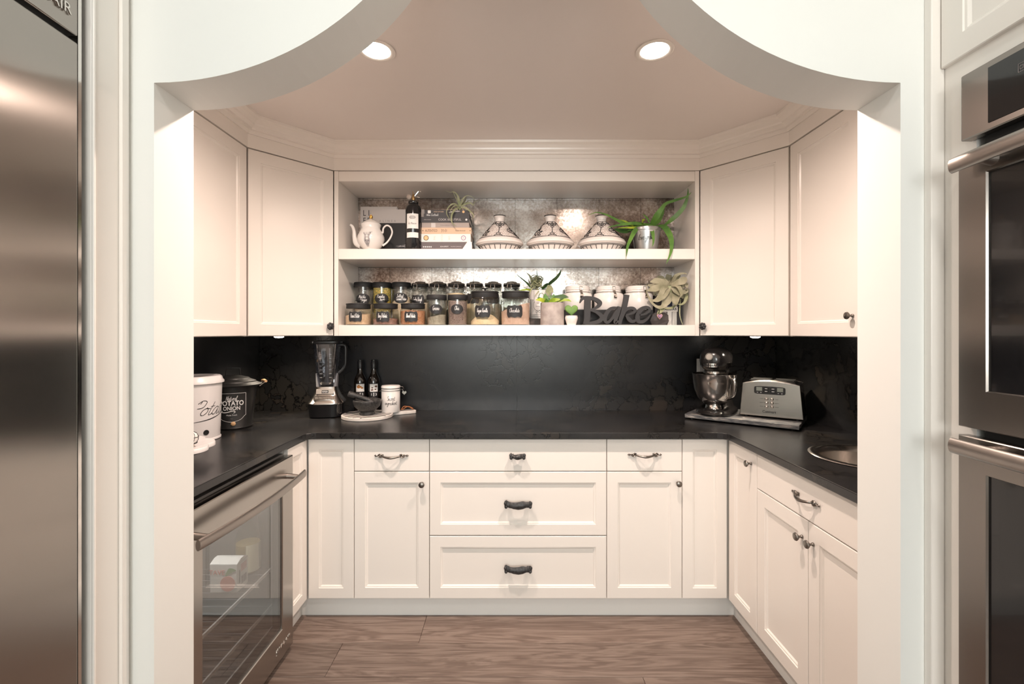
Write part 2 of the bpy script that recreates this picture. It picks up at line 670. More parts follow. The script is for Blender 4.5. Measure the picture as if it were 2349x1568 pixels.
cab = M('cabinet_paint', (.85, .81, .765), .25)
wallp = M('wall_paint', (.83, .835, .81), .55)
ceilp = M('ceiling_paint', (.80, .75, .72), .7)
kick = M('toe_kick_paint', (.80, .80, .78), .45)
black_stone = stone('black_stone')
floor_oak = oak('brown_oak')
leafm = silver_leaf('silver_leaf')
steel = brushed('brushed_steel', (.27, .245, .225), .26, (4, 4, 500), .6)
steel_light = brushed('brushed_steel_light', (.46, .43, .40), .24, (4, 4, 500), .6)
steel_v = brushed('brushed_steel_upright', (.37, .34, .315), .21, (400, 400, 3), .96)
chrome = M('chrome', (.72, .69, .66), .12, 1.0)
satin = M('satin_steel', (.48, .445, .41), .24, 1.0)
handle_steel = M('handle_steel', (.36, .325, .30), .38, 1.0)
pewter = M('antique_pewter', (.22, .20, .18), .33, 1.0)
iron = speckled('dark_iron', (.012, .012, .013), (.05, .05, .053), 90, .45, bmp=.5)
black_plastic = M('black_plastic', (.012, .012, .013), .35)
black_gloss = M('black_gloss', (.008, .008, .009), .12, coat=.3)
black_matte = M('black_matte', (.014, .014, .015), .6)
dark = M('dark_recess', (.01, .01, .01), .8)
gasket = M('grey_gasket', (.16, .16, .17), .6)
glass = thin_glass('clear_glass')
glass_fridge = thin_glass('fridge_glass', (.72, .73, .73), .01, .13, .5)
glass_oven = thin_glass('oven_glass', (.05, .05, .05), .01, .07, .4)
ceramic = M('white_ceramic', (.86, .82, .79), .18, coat=.3)
enamel = M('white_enamel', (.82, .80, .80), .25)
ink = M('black_ink', (.01, .01, .011), .6)
chalk = M('white_chalk', (.82, .82, .82), .8)
chalkboard = M('chalkboard', (.016, .016, .018), .5)
grey_ink = M('grey_ink', (.25, .22, .22), .6)
gold = M('gold', (.85, .48, .13), .25, 1.0)
wood = speckled('pale_wood', (.50, .29, .13), (.70, .46, .25), 25, .5)
dark_wood = speckled('dark_wood', (.035, .024, .02), (.10, .07, .06), 18, .55)
white_print = M('white_print', (.85, .83, .80), .6)
lamp_glow = M('lamp_glow', (1, 1, 1), .5, emit=(1.0, .90, .78), es=26.0)
fill_glow = M('kitchen_fill_glow', (1, 1, 1), .5, emit=(1.0, .97, .92), es=12.0)
aloe_green = speckled('aloe_green', (.055, .15, .03), (.13, .27, .05), 14, .4)
lime_leaf = speckled('lime_leaf', (.20, .33, .03), (.42, .50, .05), 20, .4)
deep_leaf = speckled('deep_green_leaf', (.02, .06, .018), (.06, .14, .03), 20, .35)
airplant = speckled('air_plant_green', (.22, .25, .13), (.38, .38, .24), 30, .6)
xero = speckled('grey_green_leaf', (.24, .235, .15), (.38, .35, .25), 22, .65)
# ================================================================== the setting
YF, YB = 1.10, 1.237          # faces of the wall with the arched opening
XL, XR = -.845, .917          # its jambs
ZS = 1.985                    # where the arch springs
CEIL = 2.41
BACK, LEFT, RIGHT = 2.885, -1.57, 1.64
KZ = 2.78                     # kitchen ceiling


def arch_points():
    pts = []
    rad = .72
    n = 22
    top = .395
    amax = math.acos(1 - top / rad)
    for i in range(n + 1):
        a = amax * i / n
        pts.append((XL + rad * math.sin(a), ZS + rad * (1 - math.cos(a))))
    right = [(XL + XR - x, z) for x, z in pts][::-1]
    return pts + right


# floor: a plain bed with every plank of the visible boards laid on it
fb = MB().box(-1.75, 1.85, -3.5, BACK, -.06, -.012)
floor = structure(fb.build('floor', dark_wood), 'wide brown oak plank floor')
rows = [2.503, 2.303, 2.096, 1.889, 1.683, 1.477, 1.271, 1.065, .859, .653, .447, .241, .035]
joints = {1: [-.42], 2: [-.76], 3: [.53], 4: [-.35, 1.1], 5: [.15], 6: [-.8, .9], 7: [.3], 8: [-.5], 9: [.6], 10: [-.2], 11: [.8], 0: [.2]}
for i in range(len(rows) - 1):
    xs = [-1.6 if rows[i] > 1.1 else -1.7] + joints.get(i, []) + [1.65 if rows[i] > 1.1 else 1.75]
    for x0, x1 in zip(xs, xs[1:]):
        MB().box(x0 + .0006, x1 - .0006, rows[i + 1] + .0006, rows[i] - .0006, -.012, 0.0).build('plank', floor_oak, floor, bev=.0012, seg=1)
y = .035
while y > -3.4:
    x = random.uniform(-.9, .9)
    for x0, x1 in ((-1.7, x), (x, 1.75)):
        MB().box(x0 + .0006, x1 - .0006, y - .206, y - .001, -.012, 0.0).build('plank', floor_oak, floor)
    y -= .206

# wall with the arched opening
ap = arch_points()
w = MB()
w.box(-1.70, XL, YF, YB, 0, KZ)
w.box(XR, 1.80, YF, YB, 0, KZ)
for (x0, z0), (x1, z1) in zip(ap, ap[1:]):
    if x1 - x0 < 1e-5:
        continue
    w.add([(x0, YF, z0), (x1, YF, z1), (x1, YB, z1), (x0, YB, z0), (x0, YF, KZ), (x1, YF, KZ), (x1, YB, KZ), (x0, YB, KZ)],
          [(0, 1, 2, 3), (0, 4, 5, 1), (3, 2, 6, 7), (4, 7, 6, 5)])
structure(w.build('wall_front', wallp, ang=20), 'white wall with a wide curved arch opening into the pantry')
structure(MB().box(-1.70, 1.80, BACK, BACK + .1, 0, KZ).build('wall_back', wallp), 'white pantry wall behind the open shelves')
structure(MB().box(LEFT - .1, LEFT, YB, BACK, 0, KZ).build('wall_left', wallp), 'white pantry side wall behind the beverage fridge run')
structure(MB().box(RIGHT, RIGHT + .1, YB, BACK, 0, KZ).build('wall_right', wallp), 'white pantry side wall behind the sink run')
structure(MB().box(LEFT - .1, RIGHT + .1, YB, BACK, CEIL, CEIL + .06).build('ceiling', ceilp), 'pantry ceiling with two recessed lights')
# the kitchen the camera stands in
structure(MB().box(-1.80, 1.90, -3.55, YF, KZ, KZ + .08).build('ceiling', wallp), 'higher white kitchen ceiling in front of the arch')
structure(MB().box(-1.80, -1.70, -3.5, YF, 0, KZ).build('wall_kitchen_left', wallp), 'white kitchen wall behind the tall refrigerator')
structure(MB().box(1.80, 1.90, -3.5, YF, 0, KZ).build('wall_kitchen_right', wallp), 'white kitchen wall behind the wall ovens')
kb = MB()
kb.box(-1.80, -1.15, -3.6, -3.5, 0, KZ)
kb.box(1.15, 1.90, -3.6, -3.5, 0, KZ)
kb.box(-1.15, 1.15, -3.6, -3.5, 0, 1.05)
kb.box(-1.15, 1.15, -3.6, -3.5, 2.45, KZ)
structure(kb.build('wall_kitchen_back', wallp), 'white kitchen wall with a window opposite the pantry')
wf = MB()
for x in (-1.15, -.025, 1.10):
    wf.box(x, x + .05, -3.57, -3.52, 1.05, 2.45)
for z in (1.05, 2.40):
    wf.box(-1.10, 1.10, -3.57, -3.52, z, z + .05)
win = structure(wf.build('window_1', cab), 'white kitchen window with two panes')
for x in (-1.10, .025):
    MB().box(x, x + 1.075, -3.552, -3.548, 1.10, 2.40).build('pane', thin_glass('window_glass'), win)

# trims
structure(MB().box(.972, 1.003, YF - .02, YF, 0, KZ).build('trim_1', cab, bev=.002), 'narrow white scribe strip beside the oven cabinet')
structure(MB().box(-.928, -.902, YF - .012, YF, 0, KZ).build('trim_2', cab, bev=.002), 'narrow white scribe strip beside the refrigerator panel')

# toe kicks of the three runs
YK = 2.303
structure(MB().box(-1.04, 1.10, YK, YK + .016, 0, .104).build('baseboard_back', kick), 'white toe kick under the back base cabinets')
structure(MB().box(1.096, 1.112, YB, YK, 0, .104).build('baseboard_right', kick), 'white toe kick under the sink run')
structure(MB().box(-1.056, -1.04, 2.07, YK, 0, .104).build('baseboard_left', kick), 'white toe kick beside the beverage fridge')

# ================================================================== cabinets
YD = 2.262                    # faces of the back base doors
XWL, XWR = -.993, 1.0485      # faces of the two wings
Z0, ZT = .105, .8775
ZUB, ZUT = 1.377, 2.272       # wall cabinets
DIAG_L = ((-1.256, 2.21), (-.967, 2.53))
DIAG_R = ((1.0185, 2.53), (1.304, 2.19))


def shaker(parent, x0, x1, z0, z1, name='door', stile=.052, t=.02, label=None):
    """front face at y=0; a frame with a stepped, sloping inner edge and a sunk panel"""
    def rect(i, y):
        return [(x0 + i, y, z0 + i), (x1 - i, y, z0 + i), (x1 - i, y, z1 - i), (x0 + i, y, z1 - i)]
    s = stile
    mb = MB()
    mb.rings([rect(s + .012, t), rect(0, t), rect(0, .002), rect(.002, 0), rect(s, 0), rect(s + .0015, .0035), rect(s + .0065, .0045), rect(s + .012, .0095), rect(s + .012, t)], False, False)
    o = mb.build(name, cab, parent, ang=25)
    if label:
        o['label'] = label
    MB().box(x0 + s + .010, x1 - s - .010, .0095, t - .003, z0 + s + .010, z1 - s - .010).build('panel', cab, o)
    return o


def slab(parent, x0, x1, z0, z1, name='drawer', label=None):
    o = MB().box(x0, x1, 0, .02, z0, z1).build(name, cab, parent, bev=.0022)
    if label:
        o['label'] = label
    return o


def round_knob(parent, x, z, mat=None, label=None):
    prof = [(.0001, 0), (.0065, 0), (.0065, .004), (.004, .007), (.0045, .014), (.011, .019), (.0145, .024), (.013, .0285), (.008, .031), (.0001, .0318)]
    mb = MB(Matrix.Translation((x, 0, z)) @ Matrix.Rotation(R(90), 4, 'X'))
    mb.lathe(prof, n=20)
    o = mb.build('knob', mat or pewter, parent)
    if label:
        o['label'] = label
    return o


def rosette_knob(parent, x, z):
    mb = MB()
    for k in range(7):
        a = 2 * math.pi * k / 7
        mb.ball((x + .0125 * math.cos(a), -.022, z + .0125 * math.sin(a)), (.0085, .007, .0085), 8, 6)
    mb.ball((x, -.026, z), (.012, .006, .012), 10, 6)
    mb.tube([(x, 0, z), (x, -.02, z)], .006)
    o = mb.build('knob', iron, parent)
    o['label'] = 'dark iron rosette knob'
    return o


def leaf_pull(parent, x, z, w=.165):
    mb = MB()
    h = w / 2
    bar = sm3([(-h * .55, -.004, 0), (-h * .50, -.016, -.001), (-h * .25, -.026, -.004), (0, -.029, -.0055), (h * .25, -.026, -.004), (h * .50, -.016, -.001), (h * .55, -.004, 0)])
    mb.tube([(x + p[0], p[1], z + p[2]) for p in bar], [.0045, .004, .0052, .0066, .0052, .004, .0045], 10)
    for s in (-1, 1):
        for a in (-1, 1):
            loop = sm3([(s * h * .50, -.006, 0), (s * h * .62, -.008, a * .007), (s * h * .74, -.007, a * .005), (s * h * .80, -.006, 0), (s * h * .92, -.005, a * .003), (s * h, -.004, 0)])
            mb.tube([(x + p[0], p[1], z + p[2]) for p in loop], [.003, .0036, .003, .0026, .0024, .001], 6)
        mb.ball((x + s * h * .66, -.007, z), (.006, .005, .006), 8, 6)
        mb.box(x + s * h * .55 - .006, x + s * h * .55 + .006, -.004, 0, z - .006, z + .006)
    o = mb.build('handle', pewter, parent)
    o['label'] = 'antique pewter pull with leaf ends'
    return o


def iron_pull(parent, x, z, w, h):
    rng = random.Random(int(w * 1000))
    n = 16
    rs = []
    for i in range(n + 1):
        u = -w / 2 + w * i / n
        wob = rng.uniform(-.0022, .0022)
        t = abs(2 * i / n - 1)
        dy = -.020 - .012 * (1 - t ** 2)
        top = h / 2 * (.92 + .14 * math.sin(5 * u / w * 2) + rng.uniform(-.05, .05)) + (.004 if t > .8 else 0) - .002
        bot = -h / 2 * (.80 + .16 * math.cos(8 * u / w) + rng.uniform(-.06, .06))
        if i in (0, n):
            top, bot = top * .7, bot * .6
        rs.append([(x + u, dy + .006, z + bot), (x + u, dy - .004, z + bot * .5), (x + u, dy - .007 + wob, z + .1 * top), (x + u, dy - .003 + wob, z + top * .55), (x + u, dy + .003, z + top), (x + u, dy + .012, z + top * .6), (x + u, dy + .012, z + bot * .6)])
    mb = MB().rings(rs)
    for s in (-1, 1):
        mb.box(x + s * w * .38 - .008, x + s * w * .38 + .008, -.022, 0, z - .008, z + .008)
        mb.ball((x + s * w * .46, -.024, z + h * .2), (.008, .007, .010), 8, 6)
        mb.ball((x + s * w * .44, -.024, z - h * .18), (.008, .007, .009), 8, 6)
    o = mb.build('handle', iron, parent, ang=60)
    o['label'] = 'dark wrought iron pull'
    return o


g = .0016
# ---- back run, five units
XB = [-.992, -.767, -.401, .460, .826, 1.0475]


def base_body(t, w, depth=.58, z0=.106, z1=.884, e0=0.0, e1=0.0):
    MB().box(.0006 - e0, w - .0006 + e1, .022, depth, z0, z1).build('body', cab, t)


t = thing('base_cabinet', 'narrow white corner base cabinet with one tall plain panel, beside the beverage fridge end', 'cabinet', (XB[0], YD, 0))
w_ = XB[1] - XB[0]
base_body(t, w_, e0=.026)
shaker(t, g + .002, w_ - g, Z0, ZT, stile=.050)
t = thing('base_cabinet', 'white base cabinet under the mortar and canister, leaf pull drawer over a knobbed door', 'cabinet', (XB[1], YD, 0))
w_ = XB[2] - XB[1]
base_body(t, w_)
leaf_pull(slab(t, g, w_ - g, .7235, ZT), w_ / 2, .799)
round_knob(shaker(t, g, w_ - g, Z0, .7195), w_ - .034, .663)
t = thing('base_cabinet', 'widest white base cabinet, three stacked drawers with dark iron pulls', 'cabinet', (XB[2], YD, 0))
w_ = XB[3] - XB[2]
base_body(t, w_)
iron_pull(slab(t, g, w_ - g, .7235, ZT), w_ / 2 - .003, .799, .070, .030)
iron_pull(shaker(t, g, w_ - g, .412, .7195, 'drawer'), w_ / 2, .566, .132, .042)
iron_pull(shaker(t, g, w_ - g, Z0, .407, 'drawer'), w_ / 2, .255, .132, .042)
t = thing('base_cabinet', 'white base cabinet on the mixer side, leaf pull drawer over a knobbed door', 'cabinet', (XB[3], YD, 0))
w_ = XB[4] - XB[3]
base_body(t, w_)
leaf_pull(slab(t, g, w_ - g, .7235, ZT), w_ / 2, .804)
round_knob(shaker(t, g, w_ - g, Z0, .7195), w_ - .022, .667)
t = thing('base_cabinet', 'narrow white corner base cabinet with one tall plain panel, below the stand mixer', 'cabinet', (XB[4], YD, 0))
w_ = XB[5] - XB[4]
base_body(t, w_, e1=.05)
shaker(t, g, w_ - g - .002, Z0, ZT, stile=.050)
# ---- wings
t = thing('base_cabinet', 'slim white base cabinet between the beverage fridge and the corner panel', 'cabinet', (XWL, 2.066, 0), 90)
base_body(t, .19, .55)
shaker(t, g, .19, Z0, ZT, stile=.048)
t = thing('base_cabinet', 'slim white base cabinet with one knob, between the corner panel and the sink cabinet', 'cabinet', (XWR, 2.255, 0), -90)
base_body(t, .2585, .56)
round_knob(shaker(t, .002, .257, Z0, ZT, stile=.056), .214, .822)
t = thing('sink_cabinet', 'white sink cabinet with a leaf pull front over two knobbed doors', 'cabinet', (XWR, 1.9955, 0), -90)
MB().box(.0006, .692, .022, .56, .106, .700).build('body', cab, t)
leaf_pull(slab(t, g, .692, .731, ZT), .335, .806, .16)
round_knob(shaker(t, g, .3435, Z0, .727, stile=.058), .313, .659)
round_knob(shaker(t, .3465, .692, Z0, .727, stile=.058), .375, .659)


# ---- wall cabinets
def wall_door(t, x0, x1, label=None, knob=None, ros=None):
    d = shaker(t, x0, x1, ZUB + .002, ZUT - .002, stile=.056)
    if knob is not None:
        round_knob(d, knob, ZUB + .083, label='brushed steel knob')
    if ros is not None:
        rosette_knob(d, ros, ZUB + .052)
    return d


t = thing('wall_cabinet', 'white wall cabinet nearest the arch above the bins, plain doors', 'cabinet', (-1.256, 1.26, 0), 90)
MB().box(.0006, .947, .022, .300, ZUB, ZUT).build('body', cab, t)
wall_door(t, .002, .468)
wall_door(t, .471, .946)
t = thing('wall_cabinet', 'white wall cabinet nearest the arch above the sink, one round steel knob', 'cabinet', (1.304, 2.187, 0), -90)
MB().box(.0006, .925, .022, .325, ZUB, ZUT).build('body', cab, t)
wall_door(t, .002, .436, knob=.405)
wall_door(t, .439, .924)

for (a, b), side in ((DIAG_L, 'l'), (DIAG_R, 'r')):
    dx, dy = b[0] - a[0], b[1] - a[1]
    wd = math.hypot(dx, dy)
    t = thing('corner_wall_cabinet', 'diagonal white corner wall cabinet above the blender, dark rosette knob' if side == 'l' else 'diagonal white corner wall cabinet above the mixer and toaster, dark rosette knob', 'cabinet', (a[0], a[1], 0), math.degrees(math.atan2(dy, dx)))
    inv = Matrix.Rotation(-math.atan2(dy, dx), 4, 'Z') @ Matrix.Translation((-a[0], -a[1], 0))
    nx, ny = -dy / wd * .022, dx / wd * .022
    if side == 'l':
        poly = [(a[0] + nx, a[1] + ny), (b[0] + nx, b[1] + ny), (b[0] - .0005, 2.868), (LEFT + .018, 2.868), (LEFT + .018, a[1] + .002)]
    else:
        poly = [(a[0] + nx, a[1] + ny), (b[0] + nx, b[1] + ny), (RIGHT - .018, b[1] + .002), (RIGHT - .018, 2.868), (a[0] + .0005, 2.868)]
        poly = [(a[0] + nx + .0005, a[1] + ny), (b[0] + nx, b[1] + ny), (b[0] + nx, b[1] + .004), (RIGHT - .018, b[1] + .004), (RIGHT - .018, 2.868), (a[0] + .0005, 2.868)]
    MB(inv).prism(poly, ZUB, ZUT, lambda p, q, d: (p, q, d)).build('body', cab, t)
    if side == 'l':
        wall_door(t, .004, wd - .003, ros=wd - .030)
    else:
        wall_door(t, .003, wd - .004, ros=.028)

# ---- the open shelf unit
BX0, BX1 = -.943, .994
t = thing('open_shelf_unit', 'white open shelf unit with two shelves and a silver leaf back', 'shelf', (0, 2.53, 0))
D = .352
MB().box(BX0 - .023, BX0, .0, D - .014, ZUB, ZUT).build('side', cab, t, bev=.001)
MB().box(BX1, BX1 + .023, .0, D - .014, ZUB, ZUT).build('side', cab, t, bev=.001)
MB().box(BX0, BX1, .004, D - .027, 2.217, ZUT).build('top', cab, t, bev=.0015)
MB().box(BX0, BX1, .003, D - .0275, 1.7936, 1.850).build('shelf', cab, t, bev=.0015)
MB().box(BX0, BX1, .001, D - .0275, ZUB, 1.436).build('shelf', cab, t, bev=.0015)
bp = MB().box(BX0, BX1, D - .0245, D - .014, ZUB, ZUT).build('back_panel', dark, t)
xe = [BX0, -.748, -.492, -.236, .020, .276, .532, .788, BX1]
for z0, z1 in ((1.437, 1.692), (1.693, 1.7925), (1.851, 1.948), (1.949, 2.204), (2.205, 2.216)):
    for x0, x1 in zip(xe, xe[1:]):
        MB().box(x0 + .0007, x1 - .0007, D - .0272, D - .0245, z0, z1).build('tile', leafm, bp)

# ---- frieze and crown moulding, one run round the cabinets
face = [(-1.256, YB), (-1.256, 2.21), (-.967, 2.53), (1.0185, 2.53), (1.304, 2.19), (1.304, YB)]


def offset_path(path, d):
    """shift an open path towards the room"""
    out = []
    n = len(path)
    for i, p in enumerate(path):
        ns = []
        for a, b in ((i - 1, i), (i, i + 1)):
            if a >= 0 and b < n:
                t_ = Vector((path[b][0] - path[a][0], path[b][1] - path[a][1])).normalized()
                ns.append(Vector((t_.y, -t_.x)))
        m = sum(ns, Vector((0, 0))).normalized()
        k = d / max(m.dot(ns[0]), .3)
        out.append((p[0] + m.x * k, p[1] + m.y * k))
    return out


prof = [(-.06, 2.2745), (.003, 2.2745), (.003, 2.338), (.010, 2.338), (.014, 2.344), (.018, 2.352), (.030, 2.354), (.031, 2.362), (.044, 2.372), (.046, 2.380), (.060, 2.392), (.078, 2.398), (.080, 2.4095), (-.06, 2.4095)]
cols = [offset_path(face, d) for d, z in prof]
rs = [[(cols[k][i][0], cols[k][i][1], prof[k][1]) for k in range(len(prof))] for i in range(len(face))]
structure(MB().rings(rs).build('trim_3', cab, ang=12), 'cream crown moulding round the top of the wall cabinets')

# ================================================================== stone
ZC = .915
ct = [(LEFT, YB), (-.985, YB), (-.985, 2.19), (-.978, 2.215), (-.962, 2.230), (-.940, 2.235), (.985, 2.235), (1.010, 2.230), (1.022, 2.218), (1.027, 2.195), (1.027, YB), (RIGHT, YB), (RIGHT, BACK), (LEFT, BACK)]
SINK = (1.375, 1.79)
bm = bmesh.new()
outer = [bm.verts.new((x, y, ZC)) for x, y in ct]
inner = [bm.verts.new((SINK[0] + .190 * math.cos(2 * math.pi * j / 48), SINK[1] + .190 * math.sin(2 * math.pi * j / 48), ZC)) for j in range(48)]
es = [bm.edges.new((a, b)) for vs in (outer, inner) for a, b in zip(vs, vs[1:] + vs[:1])]
r_ = bmesh.ops.triangle_fill(bm, use_beauty=True, use_dissolve=False, edges=es)
ext = bmesh.ops.extrude_face_region(bm, geom=bm.faces[:])
for v in [q for q in ext['geom'] if isinstance(q, bmesh.types.BMVert)]:
    v.co.z = .885
bmesh.ops.recalc_face_normals(bm, faces=bm.faces)
me = bpy.data.meshes.new('countertop')
bm.to_mesh(me)
bm.free()
me.materials.append(black_stone)
cto = bpy.data.objects.new('countertop', me)
COL.objects.link(cto)
bv = cto.modifiers.new('edge', 'BEVEL')
bv.width, bv.segments, bv.limit_method, bv.angle_limit = .003, 2, 'ANGLE', R(60)
tag(cto, 'black veined stone countertop running round three sides', 'countertop')
tag(MB().box(LEFT + .016, .0300, BACK - .015, BACK - .0005, ZC + .0005, ZUB - .0005).build('stone_backsplash', black_stone), 'black stone backsplash slab behind the blender and syrup bottles', 'backsplash')
tag(MB().box(.0312, RIGHT - .016, BACK - .015, BACK - .0005, ZC + .0005, ZUB - .0005).build('stone_backsplash', black_stone), 'black stone backsplash slab behind the stand mixer', 'backsplash')
tag(MB().box(LEFT + .0005, LEFT + .015, YB, BACK - .001, ZC + .0005, ZUB - .0005).build('stone_backsplash', black_stone), 'black stone backsplash slab on the side wall behind the two bins', 'backsplash')
tag(MB().box(RIGHT - .015, RIGHT - .0005, YB, BACK - .001, ZC + .0005, ZUB - .0005).build('stone_backsplash', black_stone), 'black stone backsplash slab on the side wall behind toaster and sink', 'backsplash')

# ================================================================== lamps
for x, lab in ((-.488, 'glowing recessed ceiling light over the blender side'), (.513, 'glowing recessed ceiling light over the mixer side')):
    t = thing('recessed_light', lab, 'light', (x, 1.675, CEIL))
    MB().lathe([(.052, -.0005), (.066, -.0005), (.067, -.004), (.057, -.006), (.050, -.003)], n=40, cap0=False, cap1=False).build('trim_ring', cab, t)
    MB().lathe([(.0001, -.0040), (.038, -.0042), (.0505, -.0028)], n=32, cap1=False).build('lens', lamp_glow, t)
    l = lamp('recessed_lamp', 'SPOT', (0, 0, -.012), POT_W, WARM, spot_size=R(166), spot_blend=1.0, shadow_soft_size=.028)
    l.parent = t
for (x, y), lab in (((-1.275, 2.55), 'small puck light under the corner cabinet above the blender'), ((1.305, 2.50), 'small puck light under the corner cabinet above the toaster')):
    t = thing('puck_light', lab, 'light', (x, y, ZUB))
    MB().lathe([(.031, -.0005), (.031, -.003), (.025, -.0035)], n=28, cap1=False).build('housing', satin, t)
    MB().lathe([(.025, -.0030), (.024, -.007), (.016, -.0105), (.0001, -.0113)], n=24).build('lens', lamp_glow, t)
    l = lamp('puck_lamp', 'SPOT', (0, 0, -.015), PUCK_W * 4, (1, .84, .66), spot_size=R(140), spot_blend=.8, shadow_soft_size=.02)
    l.parent = t
for x, y, lab in ((-.55, .25, 'added kitchen fill light by the tall refrigerator'), (.62, .25, 'added kitchen fill light by the wall ovens'), (-.55, -1.6, 'added kitchen fill light by the window, refrigerator side'), (.62, -1.6, 'added kitchen fill light by the window, oven side')):
    t = thing('recessed_light', lab, 'light', (x, y, KZ))  # unseen downlights, added to light the kitchen side of the arch
    MB().lathe([(.045, -.0005), (.060, -.0005), (.061, -.004), (.050, -.006)], n=32, cap0=False, cap1=False).build('trim_ring', cab, t)
    MB().lathe([(.0001, -.003), (.046, -.003)], n=24, cap1=False).build('lens', fill_glow, t)
    l = lamp('recessed_lamp', 'SPOT', (0, 0, -.012), FILL_W, (1.0, .97, .90), spot_size=R(160), spot_blend=.7, shadow_soft_size=.06)
    l.parent = t
# ================================================================== kitchen side: refrigerator and ovens
t = thing('refrigerator_panel', 'white end panel between the tall refrigerator and the arch wall', 'panel', (0, 0, 0))
MB().box(-1.69, -.902, 1.000, 1.086, 0, 2.60).build('side_panel', cab, t, bev=.002)
MB().box(-.9015, -.893, 1.068, 1.0865, 0, 2.60).build('scribe', cab, t, bev=.001)
MB().box(-.9018, -.896, .9985, 1.0045, 0, 2.60).build('edge_strip', cab, t, bev=.002)

t = thing('tall_refrigerator', 'tall built-in stainless steel refrigerator beside the arch', 'refrigerator', (-.905, .06, 0), 90)
MB().box(.005, .918, .03, .70, .005, 2.28).build('body', gasket, t)


def bowed(x0, x1, z0, z1, bow, th, n=10):
    """a door skin slightly bowed in plan"""
    front = [(x0 + (x1 - x0) * i / n, -bow * (1 - (2 * i / n - 1) ** 2)) for i in range(n + 1)]
    return MB().prism(front + [(x1, th), (x0, th)], z0, z1, lambda p, q, d: (p, q, d))


d = bowed(.010, .912, .11, 1.998, .010, .026).build('door', steel_v, t, bev=.003, ang=30)
gr = bowed(.010, .912, 2.012, 2.27, .004, .026).build('grille_panel', steel_v, t, bev=.003, ang=30)
text('lettering', 'JENN-AIR', .030, chrome, gr, (.831, -.0035, 2.053), (90, 0, 0), .0015, 'CENTER')
MB().box(.914, .922, .002, .03, .11, 2.27).build('edge_strip', chrome, t)
hb = MB()
hb.tube([(.06, -.055, .5), (.06, -.055, 1.7)], .016, 16)
for z in (.55, 1.65):
    hb.tube([(.06, -.055, z), (.06, .002, z)], .010)
hb.build('handle', satin, d)
MB().box(.01, .915, .02, .6, .005, .10).build('toe_grille', dark, t)

OX = 1.004
t = thing('oven_cabinet', 'tall white cabinet holding the double wall ovens', 'cabinet', (OX, 1.097, 0), -90)
ob = MB()
ob.box(0, .090, 0, .62, 0, 2.60)
ob.box(.885, .93, 0, .62, 0, 2.60)
ob.box(.090, .885, .06, .62, 0, .28)
ob.box(.090, .885, .0, .62, 1.965, 2.60)
ob.box(.090, .885, .60, .62, .28, 1.965)
ob.build('body', cab, t)
d = MB().box(-.001, 0, 0, 0, 0, 0) if False else None
sh = shaker(t, .019, .905, 2.005, 2.59, stile=.052)
sh.location = (0, -.0125, 0)
t = thing('double_oven', 'stainless steel double wall oven with black control glass', 'oven', (OX - .0072, 1.021, 0), -90)
MB().box(.032, .795, .008, .58, .30, 1.955).build('body', dark, t)
pn = MB().box(.004, .823, -.018, .006, 1.811, 1.953).build('control_panel', steel, t, bev=.003)
MB().box(.064, .763, -.0195, -.0185, 1.826, 1.939).build('display_glass', black_gloss, pn)
ic = MB()
ic.ribbon([(-.006, -.008), (.006, -.008), (.006, .008), (-.006, .008), (-.006, -.008)], .0012, 0, 0)
ic.ribbon([(-.003, -.003), (.003, -.003), (.003, .003), (-.003, .003), (-.003, -.003)], .0012, 0, 0)
ic.build('symbol', grey_ink, pn, mapf=lambda u, v, w: (.128 + u, -.0200, 1.905 + v), flat=True)
for z0, z1, gz0, gz1, hz in ((1.192, 1.772, 1.2747, 1.7265, 1.753), (.54, 1.173, .64, 1.0986, 1.154)):
    db = MB()
    x0, x1 = -.002, .828
    gx0, gx1 = .060, .768
    def rect(a, b, c, e, yy):
        return [(a, yy, c), (b, yy, c), (b, yy, e), (a, yy, e)]
    db.rings([rect(gx0, gx1, gz0, gz1, .006), rect(x0, x1, z0, z1, .006), rect(x0, x1, z0, z1, -.016), rect(x0 + .002, x1 - .002, z0 + .002, z1 - .002, -.018), rect(gx0 - .002, gx1 + .002, gz0 - .002, gz1 + .002, -.018), rect(gx0, gx1, gz0, gz1, -.014), rect(gx0, gx1, gz0, gz1, .006)], False, False)
    dr = db.build('door', steel, t, ang=25)
    MB().box(gx0 - .001, gx1 + .001, -.012, -.006, gz0 - .001, gz1 + .001).build('window', black_gloss, dr)
    hb = MB()
    n = 14
    rsx = []
    for i in range(n + 1):
        u = i / n
        x = .020 + .806 * u
        y_ = -.052 - .016 * (1 - (2 * u - 1) ** 2)
        rsx.append([(x, y_ + .009 * math.cos(a), hz + .0165 * math.sin(a)) for a in [2 * math.pi * k / 16 for k in range(16)]])
    hb.rings(rsx)
    for x in (.072, .772):
        hb.loft([(0, .020, .010), (.045, .014, .007)], n=16) if False else hb.tube([(x, -.054, hz), (x, -.017, hz - .004)], [.009, .014], 12)
    hb.build('handle', handle_steel, dr, ang=50)
MB().box(.01, .815, -.012, .006, .30, .53).build('lower_panel', steel, t, bev=.003)

# ================================================================== beverage fridge
t = thing('beverage_fridge', 'stainless steel glass door beverage fridge under the stone countertop', 'fridge', (-.965, 1.362, 0), 90)
FW = .692
fb_ = MB()
fb_.box(.004, FW - .004, .040, .055, .05, .86)
fb_ = MB()
fb_.box(.004, .020, .045, .57, .06, .862)
fb_.box(FW - .020, FW - .004, .045, .57, .06, .862)
fb_.box(.020, FW - .020, .045, .57, .06, .085)
fb_.box(.020, FW - .020, .045, .57, .846, .862)
fb_.box(.020, FW - .020, .555, .57, .085, .846)
fb_.build('body', M('fridge_liner', (.16, .155, .15), .4), t)
x0, x1, z0, z1 = 0.0, FW, .028, .857
gx0, gx1, gz0, gz1 = .094, FW - .094, .149, .735


